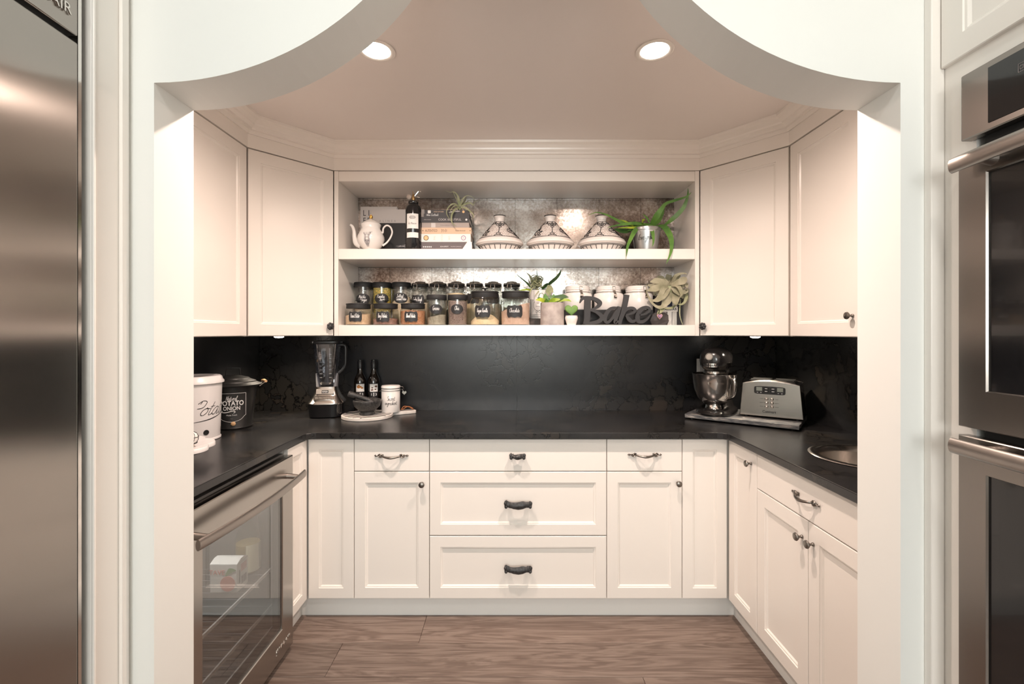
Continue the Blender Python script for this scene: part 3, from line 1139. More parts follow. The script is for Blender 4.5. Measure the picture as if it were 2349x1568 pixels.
def rect(a, b, c, e, yy):
    return [(a, yy, c), (b, yy, c), (b, yy, e), (a, yy, e)]


db = MB().rings([rect(gx0, gx1, gz0, gz1, .038), rect(x0, x1, z0, z1, .038), rect(x0, x1, z0, z1, .003), rect(.003, x1 - .003, z0 + .003, z1 - .003, 0), rect(gx0 - .003, gx1 + .003, gz0 - .003, gz1 + .003, 0), rect(gx0, gx1, gz0, gz1, .003), rect(gx0, gx1, gz0, gz1, .038)], False, False)
dr = db.build('door', steel_light, t, ang=25)
MB().box(gx0 - .0004, gx1 + .0004, .006, .010, gz0 - .0004, gz1 + .0004).build('pane', glass_fridge, dr)
gk = MB().rings([rect(gx0 - .001, gx1 + .001, gz0 - .001, gz1 + .001, .011), rect(gx0 + .012, gx1 - .012, gz0 + .012, gz1 - .012, .011), rect(gx0 + .012, gx1 - .012, gz0 + .012, gz1 - .012, .037), rect(gx0 - .001, gx1 + .001, gz0 - .001, gz1 + .001, .037)], False, False, True)
gk.build('gasket', dark, dr)
hb = MB()
n = 18
rsx = []
HZ = .775
for i in range(n + 1):
    u = i / n
    x = -.004 + (FW + .008) * u
    y_ = -.050 - .022 * (1 - (2 * u - 1) ** 2)
    rsx.append([(x, y_ + .0075 * math.cos(a), HZ + .017 * math.sin(a)) for a in [2 * math.pi * k / 16 for k in range(16)]])
hb.rings(rsx)
for x in (.050, FW - .050):
    hb.tube([(x, -.053, HZ), (x, .001, HZ + .004)], [.009, .012], 14)
hb.build('handle', handle_steel, dr, ang=50)
text('lettering', 'JENN-AIR', .026, chrome, dr, (FW - .085, -.0006, .083), (90, 0, 0), .001, 'CENTER', spacing=1.15)
for k, z in enumerate((.131, .228, .386)):
    sh = MB()
    sh.box(.022, FW - .022, .060, .066, z - .006, z + .006)
    sh.build('shelf_trim', M('shelf_trim', (.55, .54, .52), .3), t)
    sb = MB()
    for x in [.04 + .045 * q for q in range(14)]:
        sb.tube([(x, .066, z), (x, .54, z)], .002, 5)
    o = sb.build('wire_shelf', gasket, t)
for x in (.045, FW - .045):
    for yy in (.08, .50):
        MB().lathe([(.016, 0), (.016, .03), (.010, .062)], (x, yy, 0), 14).build('foot', white_print, t)

# things inside the fridge (seen through the glass)
carton_red = M('carton_red', (.72, .16, .10), .5)
leaf_print = M('leaf_print', (.12, .30, .06), .5)
t = thing('juice_carton', 'white juice carton with a red fruit print inside the beverage fridge', 'carton', (-1.112, 1.833, .3925), 0)
MB().box(-.0525, .0525, -.038, .038, 0, .110).build('body', white_print, t, bev=.003)
MB().rings([[(-.0525, -.038, .110), (.0525, -.038, .110), (.0525, .038, .110), (-.0525, .038, .110)], [(-.0525, -.010, .122), (.0525, -.010, .122), (.0525, .010, .122), (-.0525, .010, .122)]]).build('gable_top', white_print, t)
MB().lathe([(.0001, -.0012), (.029, -.0012), (.029, 0)], n=28).build('fruit_print', carton_red, t, mapf=lambda x_, y_, z_: (.018 + x_, -.0390 + z_, .036 + y_))
MB().leaf([(.010, -.0400, .066), (.028, -.0400, .086), (.050, -.0400, .088)], [.004, .022, .002], .0006, (0, -1, 0), 0).build('leaf_print', leaf_print, t)
text('lettering', 'TAVE', .026, carton_red, t, (-.024, -.0392, .078), (90, 0, 0), .0004, 'CENTER')
bc = MB()
for k in range(9):
    bc.box(.0530, .0533, -.010 + k * .004, -.0085 + k * .004 + (.001 if k % 3 else 0), .02, .050)
bc.box(.0530, .0533, -.024, -.018, .03, .08)
bc.build('bar_pattern', ink, t)
bc = MB()
for k in range(5):
    bc.box(.0530, .0533, -.012, .026, .070 + k * .006, .073 + k * .006)
bc.build('label_print', carton_red, t)
t = thing('juice_bottle', 'clear juice bottle with a cream label inside the beverage fridge', 'bottle', (-1.112, 1.965, .3925), 62)
MB().lathe([(.044, 0), (.048, .006), (.048, .14), (.040, .17), (.020, .205), (.016, .235)], n=28).build('glass_body', thin_glass('bottle_glass', (.75, .78, .76)), t)
MB().lathe([(.043, .003), (.046, .008), (.046, .120), (.0001, .121)], n=24).build('juice', M('juice', (.55, .38, .14), .4), t)
plate(MB(), .036, lambda u: .056, 10).build('label', M('cream_label', (.80, .74, .52), .6), t, mapf=on_cylinder(.0485, .068), flat=True)
ln = MB()
for k in range(10):
    ln.ribbon([(-.028, .042 - k * .008), (.026 - (k % 3) * .006, .042 - k * .008)], .0018, 0, 0)
ln.build('label_print', grey_ink, t, mapf=on_cylinder(.0485, .068, 0, .0014), flat=True)
MB().lathe([(.0165, .222), (.0185, .224), (.0185, .246), (.0001, .248)], n=20).build('cap', white_print, t)
t = thing('juice_bottle', 'tall clear bottle standing behind the carton inside the beverage fridge', 'bottle', (-1.310, 1.76, .3925), 60)
MB().lathe([(.044, 0), (.048, .006), (.048, .17), (.036, .205), (.017, .235), (.016, .27)], n=28).build('glass_body', thin_glass('bottle_glass', (.80, .82, .82)), t)
MB().lathe([(.0165, .256), (.0185, .258), (.0185, .282), (.0001, .284)], n=20).build('cap', white_print, t)
lamp('fridge_fill', 'AREA', (-1.25, 1.71, .835), 2.6, (1, .96, .9), shape='RECTANGLE', size=.45, size_y=.05)  # added fill light, brightens the carton and bottles behind the glass

# ================================================================== sink
t = thing('bar_sink', 'round stainless steel bar sink set in the black countertop', 'sink', (SINK[0], SINK[1], ZC))
MB().lathe([(.186, .0007), (.200, .0005), (.203, .003), (.196, .007), (.180, .006), (.174, .001), (.170, -.02), (.160, -.13), (.130, -.165), (.035, -.172), (.03, -.176), (.0001, -.176)], n=64, cap0=False, cap1=False).build('bowl', satin, t, ang=50)
MB().lathe([(.032, -.171), (.036, -.169), (.030, -.1685), (.012, -.172), (.0001, -.172)], n=28, cap0=False, cap1=False).build('drain', chrome, t)

# ================================================================== right counter: board, mixer, toaster, outlet
SA = -38
t0 = Matrix.Translation((1.388, 2.253, 0)) @ Matrix.Rotation(R(SA), 4, 'Z')   # slab front corner; local x runs back along the front edge
t = thing('stone_slab', 'grey veined stone slab under the mixer and toaster', 'board', (1.388, 2.253, ZC), SA)
rng = random.Random(5)


def rough_edge(a, b, n):
    return [Vector((a[0] + (b[0] - a[0]) * i / n + rng.uniform(-.0018, .0018), a[1] + (b[1] - a[1]) * i / n + rng.uniform(-.0018, .0018))) for i in range(n)]


W_, D_ = .545, .345
pl = rough_edge((-W_, 0), (0, 0), 26) + rough_edge((0, 0), (0, D_), 16) + rough_edge((0, D_), (-W_, D_), 26) + rough_edge((-W_, D_), (-W_, 0), 16)
MB().prism([(p.x, p.y) for p in pl], .009, .030, lambda p, q, d: (p, q, d)).build('slab', slate('grey_slate'), t, bev=.0015, seg=1)
for x, y_ in ((-.03, .03), (-W_ + .03, .03), (-.03, D_ - .03), (-W_ + .03, D_ - .03)):
    MB().lathe([(.010, 0), (.010, .0089)], (x, y_, 0), 12).build('foot', black_matte, t)

c = t0 @ Vector((-.140, .110, 0))
t = thing('toaster', 'brushed stainless steel four slice toaster on the grey slab', 'toaster', (c.x, c.y, ZC + .0302), -36)


def arch_poly(wb, wt, h, top, n=14):
    pts = [(-wb, .012), (-wb * .995, .012)]
    out = [(wb, .010), (wt, h)]
    for i in range(1, n):
        a = i / n
        out.append((wt * (1 - 2 * a), h + top * (1 - (1 - 2 * a) ** 2)))
    out += [(-wt, h), (-wb, .010)]
    return out


MB().prism(arch_poly(.147, .132, .182, .016), 0, .010).build('front_panel', steel_light, t, bev=.003, ang=30)
MB().prism(arch_poly(.146, .131, .180, .015), .0102, .208).build('body', black_gloss, t, bev=.003, ang=30)
MB().prism(arch_poly(.147, .132, .182, .016), .2085, .2165).build('back_panel', steel, t, bev=.002, ang=30)
tp = MB().prism([(.110, .186), (.06, .1965), (0, .2005), (-.06, .1965), (-.110, .186), (-.110, .182), (.110, .182)], .030, .196)
tp = tp.build('top_plate', chrome, t, ang=30)
for x in (-.055, .055):
    for yy in (.060, .130):
        MB().box(x - .046, x + .046, yy, yy + .028, .190, .2000).build('slot', dark, tp)
fp = MB()
fp.loft([(0, .072, .0205), (.0025, .072, .0205)], 7, 40)
fp.build('display_panel', black_plastic, t, mapf=lambda x_, y_, z_: (-.004 + x_, -.0003 - z_, .148 + y_))
lcd = M('lcd', (.22, .25, .22), .35)
for x in (-.052, .044):
    MB().box(x - .0135, x + .0135, -.0036, -.0029, .144, .164).build('lcd_screen', lcd, t)
for x in (-.020, .012):
    for z in (.157, .143):
        o = MB().box(x - .011, x + .011, -.0042, -.0029, z - .005, z + .005).build('button', black_gloss, t, bev=.0008, seg=1)
        MB().box(x - .006, x + .006, -.0045, -.0043, z - .0012, z + .0012).build('button_mark', chalk, o)
pm = MB()
for x in (-.060, -.044, .036, .052):
    pm.box(x - .003, x + .003, -.0033, -.0029, .1345, .1360)
    if x in (-.044, .052):
        pm.box(x - .0008, x + .0008, -.0033, -.0029, .1325, .1380)
pm.build('plus_marking', chalk, t)
for x in (-.018, .007):
    for z in (.103, .083, .063):
        MB(Matrix.Translation((x, -.0002, z)) @ Matrix.Rotation(R(90), 4, 'X')).lathe([(.0085, 0), (.0088, .002), (.007, .0032), (.0058, .0022), (.0045, .0034), (.0001, .0042)], n=20, cap0=False, cap1=False).build('button', chrome, t)
for s_, x, z in (('BAGEL', -.040, .103), ('DEFROST', -.040, .083), ('REHEAT', -.040, .063), ('BAGEL', .029, .103), ('DEFROST', .029, .083), ('REHEAT', .029, .063)):
    text('lettering', s_, .0048, ink, t, (x, -.0002, z), (90, 0, 0), .0002, 'CENTER')
text('lettering', 'Cuisinart', .017, ink, t, (-.006, -.0002, .036), (90, 0, 0), .0003, 'CENTER', bold=.0004)
for x in (-.12, .12):
    for yy in (.03, .18):
        MB().lathe([(.012, 0), (.010, .0125)], (x, yy, 0), 12).build('foot', black_matte, t)

c = t0 @ Vector((-.415, .150, 0))
t = thing('stand_mixer', 'black stand mixer with a steel bowl on the grey slab', 'mixer', (c.x, c.y, ZC + .0302), SA + 3)
mx_body = M('mixer_black', (.012, .011, .011), .22, coat=.6)
MB().loft([(0, .098, .165, 0, .01), (.010, .102, .170, 0, .01), (.026, .096, .162, 0, .015), (.034, .075, .14, 0, .02)], 2.6, 40).build('base', mx_body, t, ang=50)
col_ = MB().loft([(.026, .075, .062, 0, .112), (.07, .058, .048, 0, .118), (.13, .042, .038, 0, .120), (.19, .044, .044, 0, .112), (.245, .050, .060, 0, .10)], 2.5, 32)
col_.build('column', mx_body, t, ang=60)
# head: lofted along y
hm = Matrix(((1, 0, 0, 0), (0, 0, 1, 0), (0, 1, 0, 0.302), (0, 0, 0, 1)))
hm = Matrix(((1, 0, 0, 0), (0, 0, 1, 0), (0, 1, 0, .300), (0, 0, 0, 1)))
hd = MB(hm)
prof_h = [(-.148, .018, .018), (-.142, .040, .038), (-.125, .056, .054), (-.09, .066, .064), (-.03, .071, .068), (.05, .070, .066), (.11, .062, .058), (.150, .045, .042), (.165, .02, .02)]
hd.loft([(y_, a * 1.07, b * 1.03, 0, .0) for y_, a, b in prof_h], 2.3, 36)
hd.build('head', mx_body, t, ang=60)
bd = MB(Matrix(((1, 0, 0, 0), (0, 0, 1, 0), (0, 1, 0, .275), (0, 0, 0, 1))))
rsb = []
for z in (.264, .284):
    ring = []
    for j in range(40):
        a = 2 * math.pi * j / 40
        ring.append((.0785 * math.cos(a), -.015 + .1375 * math.copysign(abs(math.sin(a)) ** .9, math.sin(a)), z))
    rsb.append(ring)
bnd = MB().rings(rsb, True, True).build('band', chrome, t)
text('lettering', 'KitchenAid', .017, ink, bnd, mapf=lambda u, v, w: (.0785 * math.sin(u / .0785) * 1.0, -.1530 + .035 * (1 - math.cos(u / .0785)), .274 + v), bold=.0003)
MB(Matrix.Translation((-.008, -.1425, .319)) @ Matrix.Rotation(R(78), 4, 'X')).lathe([(.0001, .006), (.019, .006), (.021, .003), (.021, -.012)], n=28, cap1=False).build('badge', satin, t)
bg = text('lettering', 'KitchenAid', .0075, ink, t, (-.008, -.1492, .3202), (78, 0, 0), .0003, 'CENTER')
bg = MB(Matrix.Translation((-.008, -.1490, .3203)) @ Matrix.Rotation(R(78), 4, 'X'))
bg.torus((0, 0, 0), .0165, .0009, 28, 5)
bg.build('badge_ring', ink, t)
MB().loft([(.205, .050, .050), (.215, .060, .060), (.240, .064, .064), (.262, .066, .070)], 2.0, 36).build('hub', mx_body, t)
bb = t.children[-1]
bb.location = (0, -.055, 0)
MB().lathe([(.055, .224), (.0605, .224), (.0605, .238), (.055, .238)], (0, -.055, 0), 36, False, False).build('hub_ring', chrome, t)
MB().lathe([(.012, .16), (.014, .207)], (0, -.055, 0), 16).build('shaft', satin, t)
bw = MB().lathe([(.050, .034), (.046, .040), (.044, .052), (.060, .062), (.088, .090), (.104, .130), (.112, .180), (.117, .222), (.119, .224), (.114, .224), (.108, .180), (.098, .125), (.07, .08), (.0001, .066)], (0, -.055, 0), 56, True, False)
bw = bw.build('bowl', chrome, t, ang=50)
hrot = Matrix.Translation((0, -.055, 0)) @ Matrix.Rotation(R(-22), 4, 'Z')
hp = [hrot @ p for p in sm3([(.106, -.020, .205), (.128, -.026, .203), (.136, -.028, .190), (.134, -.026, .150), (.124, -.022, .118), (.096, -.016, .100)])]
MB().tube([(p.x, p.y, p.z) for p in hp], [.006, .009, .010, .009, .006], 10).build('bowl_handle', chrome, bw)

t = thing('wall_outlet', 'white wall outlet plate on the black backsplash behind the mixer', 'outlet', (1.172, BACK - .0155, 1.176))
MB().box(-.036, .036, -.006, 0, -.058, .058).build('cover_plate', white_print, t, bev=.002)
MB().box(-.018, .018, -.008, -.0055, -.036, .036).build('socket_face', enamel, t, bev=.001)

# ================================================================== left counter
t = thing('blender', 'tall countertop blender with a clear jug and silver black base', 'blender', (-1.068, 2.695, ZC), 12)
MB().loft([(0, .082, .085), (.006, .089, .092), (.055, .094, .097), (.078, .098, .100)], 4.5, 48).build('base', black_gloss, t, ang=40)
MB().loft([(.0785, .098, .101), (.084, .099, .101), (.100, .086, .088), (.118, .074, .076), (.150, .060, .062), (.172, .056, .058)], 4.5, 48).build('housing', satin, t, ang=40)
pz = MB(Matrix.Translation((0, -.083, .112)) @ Matrix.Rotation(R(-34), 4, 'X'))
pz.box(-.058, .058, -.004, .004, -.013, .013)
cpn = pz.build('control_strip', chrome, t, bev=.002)
for k in range(5):
    q = MB(Matrix.Translation((0, -.083, .112)) @ Matrix.Rotation(R(-34), 4, 'X'))
    q.box(-.052 + k * .021, -.034 + k * .021, -.0062, -.003, -.007, .007)
    q.build('button', satin, cpn, bev=.001, seg=1)
q = MB(Matrix.Translation((0, -.0685, .147)) @ Matrix.Rotation(R(-14), 4, 'X'))
q.box(-.048, .048, -.004, .003, -.014, .014)
q.build('name_plate', satin, t, bev=.001)
q = MB(Matrix.Translation((0, -.0725, .147)) @ Matrix.Rotation(R(-14), 4, 'X'))
q.box(-.018, .018, -.0025, .003, -.008, .008)
bdg = q.build('badge', black_plastic, t)
text('lettering', 'NINJA', .011, chalk, bdg, (0, -.0754, .1475), (76, 0, 0), .0004, 'CENTER')
jg = [(.178, .034, .034), (.186, .042, .042), (.24, .052, .052), (.26, .057, .057), (.415, .072, .072)]
MB().loft(jg, 4.0, 40, True, False).build('jug', thin_glass('jug_plastic', (.82, .86, .94), .05, .18, .6), t, ang=50)
for s_ in (-1, 1):
    MB().loft([(.168, .012, .030, s_ * .046, 0), (.20, .010, .026, s_ * .050, 0), (.245, .004, .02, s_ * .057, 0)], 3, 16).build('jug_clip', gasket, t)
MB().loft([(.4145, .074, .074), (.420, .080, .076), (.430, .079, .075), (.434, .050, .050)], 5, 40).build('lid', black_plastic, t, ang=40)
rd = MB().lathe([(.024, .18), (.022, .20), (.013, .215), (.013, .33), (.008, .345), (.007, .414)], n=20)
for k in range(4):
    z = .235 + .028 * k
    sg = 1 if k % 2 else -1
    rd.prism([(0, z), (sg * .034, z + .010), (sg * .036, z + .014), (0, z + .006)], -.008, .008)
rd.build('blade_column', black_plastic, t)
mk = MB()
for k in range(7):
    for x in (-.032, .018):
        mk.ribbon([(x, .225 + k * .022), (x + .014, .225 + k * .022)], .0014, 0, 0)
mk.build('measure_marking', chalk, t, mapf=lambda u, v, w: (u, -(.0515 + (v - .235) * .085) - .0022, v), flat=True)
hp = sm3([(.060, .0, .408), (.088, 0, .408), (.100, 0, .395), (.101, 0, .34), (.098, 0, .29), (.082, 0, .262), (.062, 0, .245)])
MB().tube(hp, [.011, .010, .011, .011, .010, .010, .009], 12).build('handle', black_plastic, t)

syrup = M('syrup_glass', (.012, .008, .006), .08, coat=.4)
for i, (x, lab) in enumerate(((-.9226, 'dark syrup bottle beside the blender, orange dessert print on its label'), (-.840, 'dark syrup bottle behind the canister, brown coffee bean print on its label'))):
    t = thing('syrup_bottle', lab, 'bottle', (x, 2.8325, ZC), 18 - i * 2, 'dark syrup bottles')
    bp_ = [(.033, 0), (.0365, .006), (.0365, .182), (.034, .200), (.024, .222), (.0170, .236), (.0155, .262)]
    MB().lathe(bp_, n=36).build('bottle_body', syrup, t, ang=50)
    MB().lathe([(.0175, .262), (.0180, .270), (.0180, .300), (.0150, .305), (.0145, .315), (.0001, .3155)], n=24).build('cap', black_plastic, t)
    plate(MB(), .026, lambda u: .072, 8).build('label', black_matte, t, mapf=on_cylinder(.0365, .104), flat=True)
    plate(MB(), .024, lambda u: .023, 8).build('label_picture', white_print, t, mapf=on_cylinder(.0365, .148, 0, .0014), flat=True)
    plate(MB(), .024, lambda u: .010, 8).build('label_picture', white_print, t, mapf=on_cylinder(.0365, .074, 0, .0014), flat=True)
    pr = MB()
    r5 = random.Random(3 + i)
    for k in range(7):
        u, v, s_ = r5.uniform(-.015, .015), r5.uniform(-.014, .014), r5.uniform(.004, .009)
        pr.add([(u, v, 0)] + [(u + s_ * math.cos(a), v + s_ * .7 * math.sin(a), 0) for a in [2 * math.pi * q / 10 for q in range(10)]], [(0, 1 + q, 1 + (q + 1) % 10) for q in range(10)])
    pr.build('fruit_print', M('print_brown', (.50, .20, .05) if i == 0 else (.12, .05, .03), .6), t, mapf=on_cylinder(.0365, .148, 0, .002), flat=True)
    for s_, u, v, sz in (('1', -.013, .108, .021), ('8', 0, .1135, .015), ('8', 0, .1025, .015), ('3', .013, .108, .021)):
        text('lettering', s_, sz, chalk, t, mapf=(lambda uu, vv, ww, a=u, b=v: on_cylinder(.0365, 0, 0, .0016)(uu + a, vv + b)), bold=.0002)
    text('lettering', 'ROUTIN', .006, grey_ink, t, mapf=lambda uu, vv, ww: on_cylinder(.0365, .091, 0, .0016)(uu, vv))

# marble serving board with a handle
ba = math.atan2(.146, .24)
t = thing('serving_board', 'round marble serving board with black stripes and a leather strap', 'board', (-.822, 2.650, ZC), math.degrees(ba))
rr = .141
pts = []
for k in range(41):
    a = R(16) + (2 * math.pi - R(32)) * k / 40
    pts.append((rr * math.cos(a), rr * math.sin(a)))
pts += [(.147, -.030), (.275, -.028), (.282, -.020), (.282, .020), (.275, .028), (.147, .030)]
MB().prism(pts, 0, .019, lambda p, q, d: (p, q, d)).build('board', speckled('marble', (.66, .60, .55), (.84, .80, .76), 9, .3), t, bev=.003, ang=40)
for k in range(9):
    q = -.120 + k * .030
    hx = math.sqrt(rr * rr - q * q) * .93
    a0, a1 = -hx, hx
    if abs(q) < .02:
        a1 = .272
    MB().box(a0, a1, q - .0045, q + .0045, .0185, .0196).build('stripe', black_matte, t)
sp = sm3([(.268, -.008, .0215), (.255, -.02, .034), (.230, -.012, .042), (.208, .004, .026), (.204, .018, .023), (.22, .02, .040), (.25, .012, .034), (.268, .008, .0215)])
MB().tube(sp, .0026, 6).build('strap', M('tan_leather', (.38, .13, .04), .6), t)
BTOP = ZC + .0197
t = thing('mortar', 'dark stone mortar on the striped marble board', 'mortar', (-.817, 2.630, BTOP))
granite = speckled('dark_granite', (.020, .019, .019), (.060, .057, .055), 120, .5, bmp=.2)
MB().lathe([(.038, 0), (.043, .003), (.041, .011), (.036, .018), (.050, .027), (.070, .047), (.077, .071), (.078, .079), (.075, .083), (.069, .079), (.059, .050), (.035, .032), (.0001, .027)], n=48, cap1=False).build('bowl', granite, t, ang=60)
t = tag(MB().tube(sm3([(-.785, 2.632, BTOP + .058), (-.807, 2.628, BTOP + .078), (-.857, 2.612, BTOP + .101), (-.903, 2.598, BTOP + .118), (-.912, 2.595, BTOP + .1215)]), [.018, .0165, .013, .0155, .0165, .012], 16).build('pestle', granite), 'dark stone pestle leaning in the mortar', 'pestle')
t = thing('canister', 'white secret ingredient canister with black rings on the marble board', 'canister', (-.706, 2.715, BTOP), 16)
MB().lathe([(.050, 0), (.053, .003), (.053, .122), (.049, .127)], n=44).build('body', ceramic, t, ang=50)
MB().lathe([(.0538, .119), (.0538, .123), (.0525, .125), (.0535, .127), (.0535, .133), (.052, .136)], n=44, cap0=False, cap1=False).build('rim', ceramic, t)
MB().torus((0, 0, .1245), .0532, .0014, 44, 6).build('seal', black_matte, t)
MB().torus((0, 0, .137), .0530, .0012, 44, 6).build('seal', black_matte, t)
MB().lathe([(.052, .1385), (.0545, .140), (.0545, .149), (.050, .154), (.0001, .156)], n=44).build('lid', ceramic, t, ang=50)
wr = MB()
wr.tube(sm3([(.055, -.010, .145), (.070, -.008, .140), (.073, 0, .128), (.070, .008, .140), (.055, .010, .145)]), .0015, 6)
wr.tube(sm3([(-.0535, -.008, .125), (-.062, -.004, .123), (-.064, .004, .120), (-.054, .008, .122)]), .0015, 6)
wr.tube([(.0535, 0, .125), (.066, 0, .129), (.072, -.002, .112)], .002, 6)
wr.build('wire_clasp', chrome, t)
tg_ = []
for k in range(24):
    a = 2 * math.pi * k / 24
    tg_.append((.0008 * 16 * math.sin(a) ** 3, .0008 * (13 * math.cos(a) - 5 * math.cos(2 * a) - 2 * math.cos(3 * a) - math.cos(4 * a))))
MB(Matrix.Translation((.076, -.004, .108))).prism(tg_, -.001, .001).build('heart_tag', chrome, t)
hw = handwriting(MB(), 'Secret', .0125, .0017, 0, .077, .2, .044)
hw = handwriting(hw, 'ingredient', .0115, .0017, 0, .052, .2, .070)
hw.build('lettering', ink, t, mapf=on_cylinder(.053, 0, 0, .0006), flat=True)

# potato and onion bins
t = thing('storage_bin', 'black lidded potato onion bin with wooden grips', 'bin', (-1.418, 2.37, ZC), 31)
bin_black = M('bin_black', (.012, .012, .012), .42)
pb = [(.084, 0), (.087, .003), (.087, .010), (.0855, .012), (.106, .205), (.106, .210)]
MB().lathe(pb, n=48).build('body', bin_black, t, ang=50)
MB().torus((0, 0, .008), .0865, .0022, 48, 6).build('rim', bin_black, t)
MB().lathe([(.110, .2115), (.130, .214), (.132, .219), (.120, .223), (.104, .230), (.102, .235), (.075, .246), (.072, .251), (.035, .262), (.0001, .265)], n=56).build('lid', bin_black, t, ang=30)
MB().tube(sm3([(-.032, 0, .259), (-.030, 0, .292), (-.024, 0, .299), (.024, 0, .299), (.030, 0, .292), (.032, 0, .259)], 4), .0024, 8).build('lid_handle', black_plastic, t)
for s_ in (-1, 1):
    gp = MB()
    gp.tube([(s_ * .108, .02, .206), (s_ * .134, .02, .224), (s_ * .146, -.03, .228), (s_ * .116, -.035, .206)], .0022, 6)
    gp.build('wire_grip', chrome, t)
    MB().tube([(s_ * .132, .024, .228), (s_ * .139, .0, .230), (s_ * .146, -.032, .229)], [.007, .0085, .007], 10).build('wooden_grip', wood, t)
pf0 = on_profile(pb, 0, R(-4), .0012)


def pf(u, v, w=0):
    return pf0(u * 1.22, .115 + (v - .115) * 1.1)


pr = MB()
pr.ribbon([(-.052, .176), (.052, .176), (.052, .070), (.046, .066), (.030, .050), (0, .043), (-.030, .050), (-.046, .066), (-.052, .070), (-.052, .176)], .0016, 0, 3)
pr = MB()
for a, b in (((-.052, .176), (.052, .176)), ((.052, .176), (.052, .075)), ((-.052, .176), (-.052, .075))):
    pr.ribbon([(a[0] + (b[0] - a[0]) * q / 10, a[1] + (b[1] - a[1]) * q / 10) for q in range(11)], .0015, 0, 0)
pr.ribbon([(-.052, .075), (-.046, .071), (-.030, .055), (0, .047), (.030, .055), (.046, .071), (.052, .075)], .0015, 0, 4)
pr.ribbon([(-.032, .099), (-.036, .093), (-.020, .091), (.004, .097), (.012, .092), (.006, .087)], [.002, .0035, .0035, .0015], 0, 4)
handwriting(pr, 'Natural', .010, .0013, 0, .150, .3, .038)
pr.build('label_print', chalk, t, mapf=lambda u, v, w: pf(u, v), flat=True)
text('lettering', 'POTATO', .030, chalk, t, mapf=lambda u, v, w: pf(u * .72, v + .131 + .10 * 0), bold=.0008)
text('lettering', 'ONION', .024, chalk, t, mapf=lambda u, v, w: pf(u * .74, v + .108), bold=.0006)
text('lettering', 'Made Fresh', .0095, chalk, t, mapf=lambda u, v, w: pf(u * .85, v + .078))
text('lettering', 'No.', .006, grey_ink, t, mapf=lambda u, v, w: pf(u, v + .062))
MB(Matrix.Translation((0, -.0895, .032)) @ Matrix.Rotation(R(90), 4, 'X')).lathe([(.0105, 0), (.0105, .004), (.008, .006), (.0001, .0065)], n=20).build('cork_plug', wood, t)

t = thing('storage_bin', 'white lidded potatoes bin with round air holes', 'bin', (-1.4365, 2.105, ZC), 34)
pb2 = [(.101, 0), (.105, .002), (.105, .008), (.1015, .011), (.109, .248), (.109, .252)]
MB().lathe(pb2, n=56).build('body', enamel, t, ang=50)
MB().lathe([(.111, .2525), (.1175, .254), (.1175, .262), (.112, .268), (.108, .281), (.102, .286), (.090, .286), (.085, .282), (.0001, .282)], n=56).build('lid', enamel, t, ang=45)
pf2 = on_profile(pb2, 0, R(54), .0012)
pr = handwriting(MB(), 'Potatoes', .032, .0024, .004, .133, .55, .215)
pr.ribbon([(-.115, .088), (-.055, .094), (.0, .106), (.05, .120), (.11, .130)], [.0008, .004, .003, .0008], 0, 5)
pr.build('lettering', ink, t, mapf=lambda u, v, w: pf2(u, v), flat=True)
for k in range(6):
    a = R(20 + 60 * (k - 1) + 6)
    hm_ = Matrix.Rotation(a, 4, 'Z') @ Matrix.Translation((0, -.1022, .040)) @ Matrix.Rotation(R(90), 4, 'X')
    MB(hm_).lathe([(.0001, .0016), (.0095, .0016), (.0112, .0022), (.0115, .0), (.0001, 0)], n=20).build('air_hole', dark, t)

# scalloped stand with a small patterned jar
t = thing('cake_stand', 'white scalloped serving stand partly behind the arch jamb', 'stand', (-1.300, 1.705, ZC))
sc = []
for k in range(96):
    a = 2 * math.pi * k / 96
    q = .160 + .022 * abs(math.cos(4.5 * a + .3)) ** .6
    sc.append((q * math.cos(a), q * math.sin(a)))
MB().rings([[(x * s_, y_ * s_, z) for x, y_ in sc] for s_, z in ((.90, .040), (1.0, .048), (1.0, .060), (.985, .064), (.93, .062))]).build('plate', enamel, t, ang=40)
MB().lathe([(.075, 0), (.070, .004), (.045, .012), (.045, .030), (.065, .0405)], n=36).build('foot', enamel, t)
t = thing('patterned_jar', 'small white jar with a black lattice on the scalloped stand', 'jar', (-1.180, 1.700, ZC + .0625))
bp3 = [(.026, .016), (.034, .020), (.041, .034), (.042, .05), (.034, .066), (.018, .076), (.0001, .078)]
MB().lathe([(.020, 0), (.024, .004), (.022, .015), (.026, .0165)], n=24).build('wooden_base', wood, t)
MB().lathe(bp3, n=32).build('body', ceramic, t)
lt = MB()
for k in range(10):
    a = 2 * math.pi * k / 10
    lt.tube([((r + .001) * math.cos(a + z * 6), (r + .001) * math.sin(a + z * 6), z) for r, z in bp3[:-1]], .0012, 5)
for r, z in bp3[1:-1:2]:
    lt.torus((0, 0, z), r + .0008, .0012, 32, 5)
lt.torus((0, 0, .020), .0345, .003, 32, 6)
lt.build('lattice', black_matte, t)
t.scale = (.74, .74, .74)
# ================================================================== upper shelf
SH1, SH2 = 1.8502, 1.4362


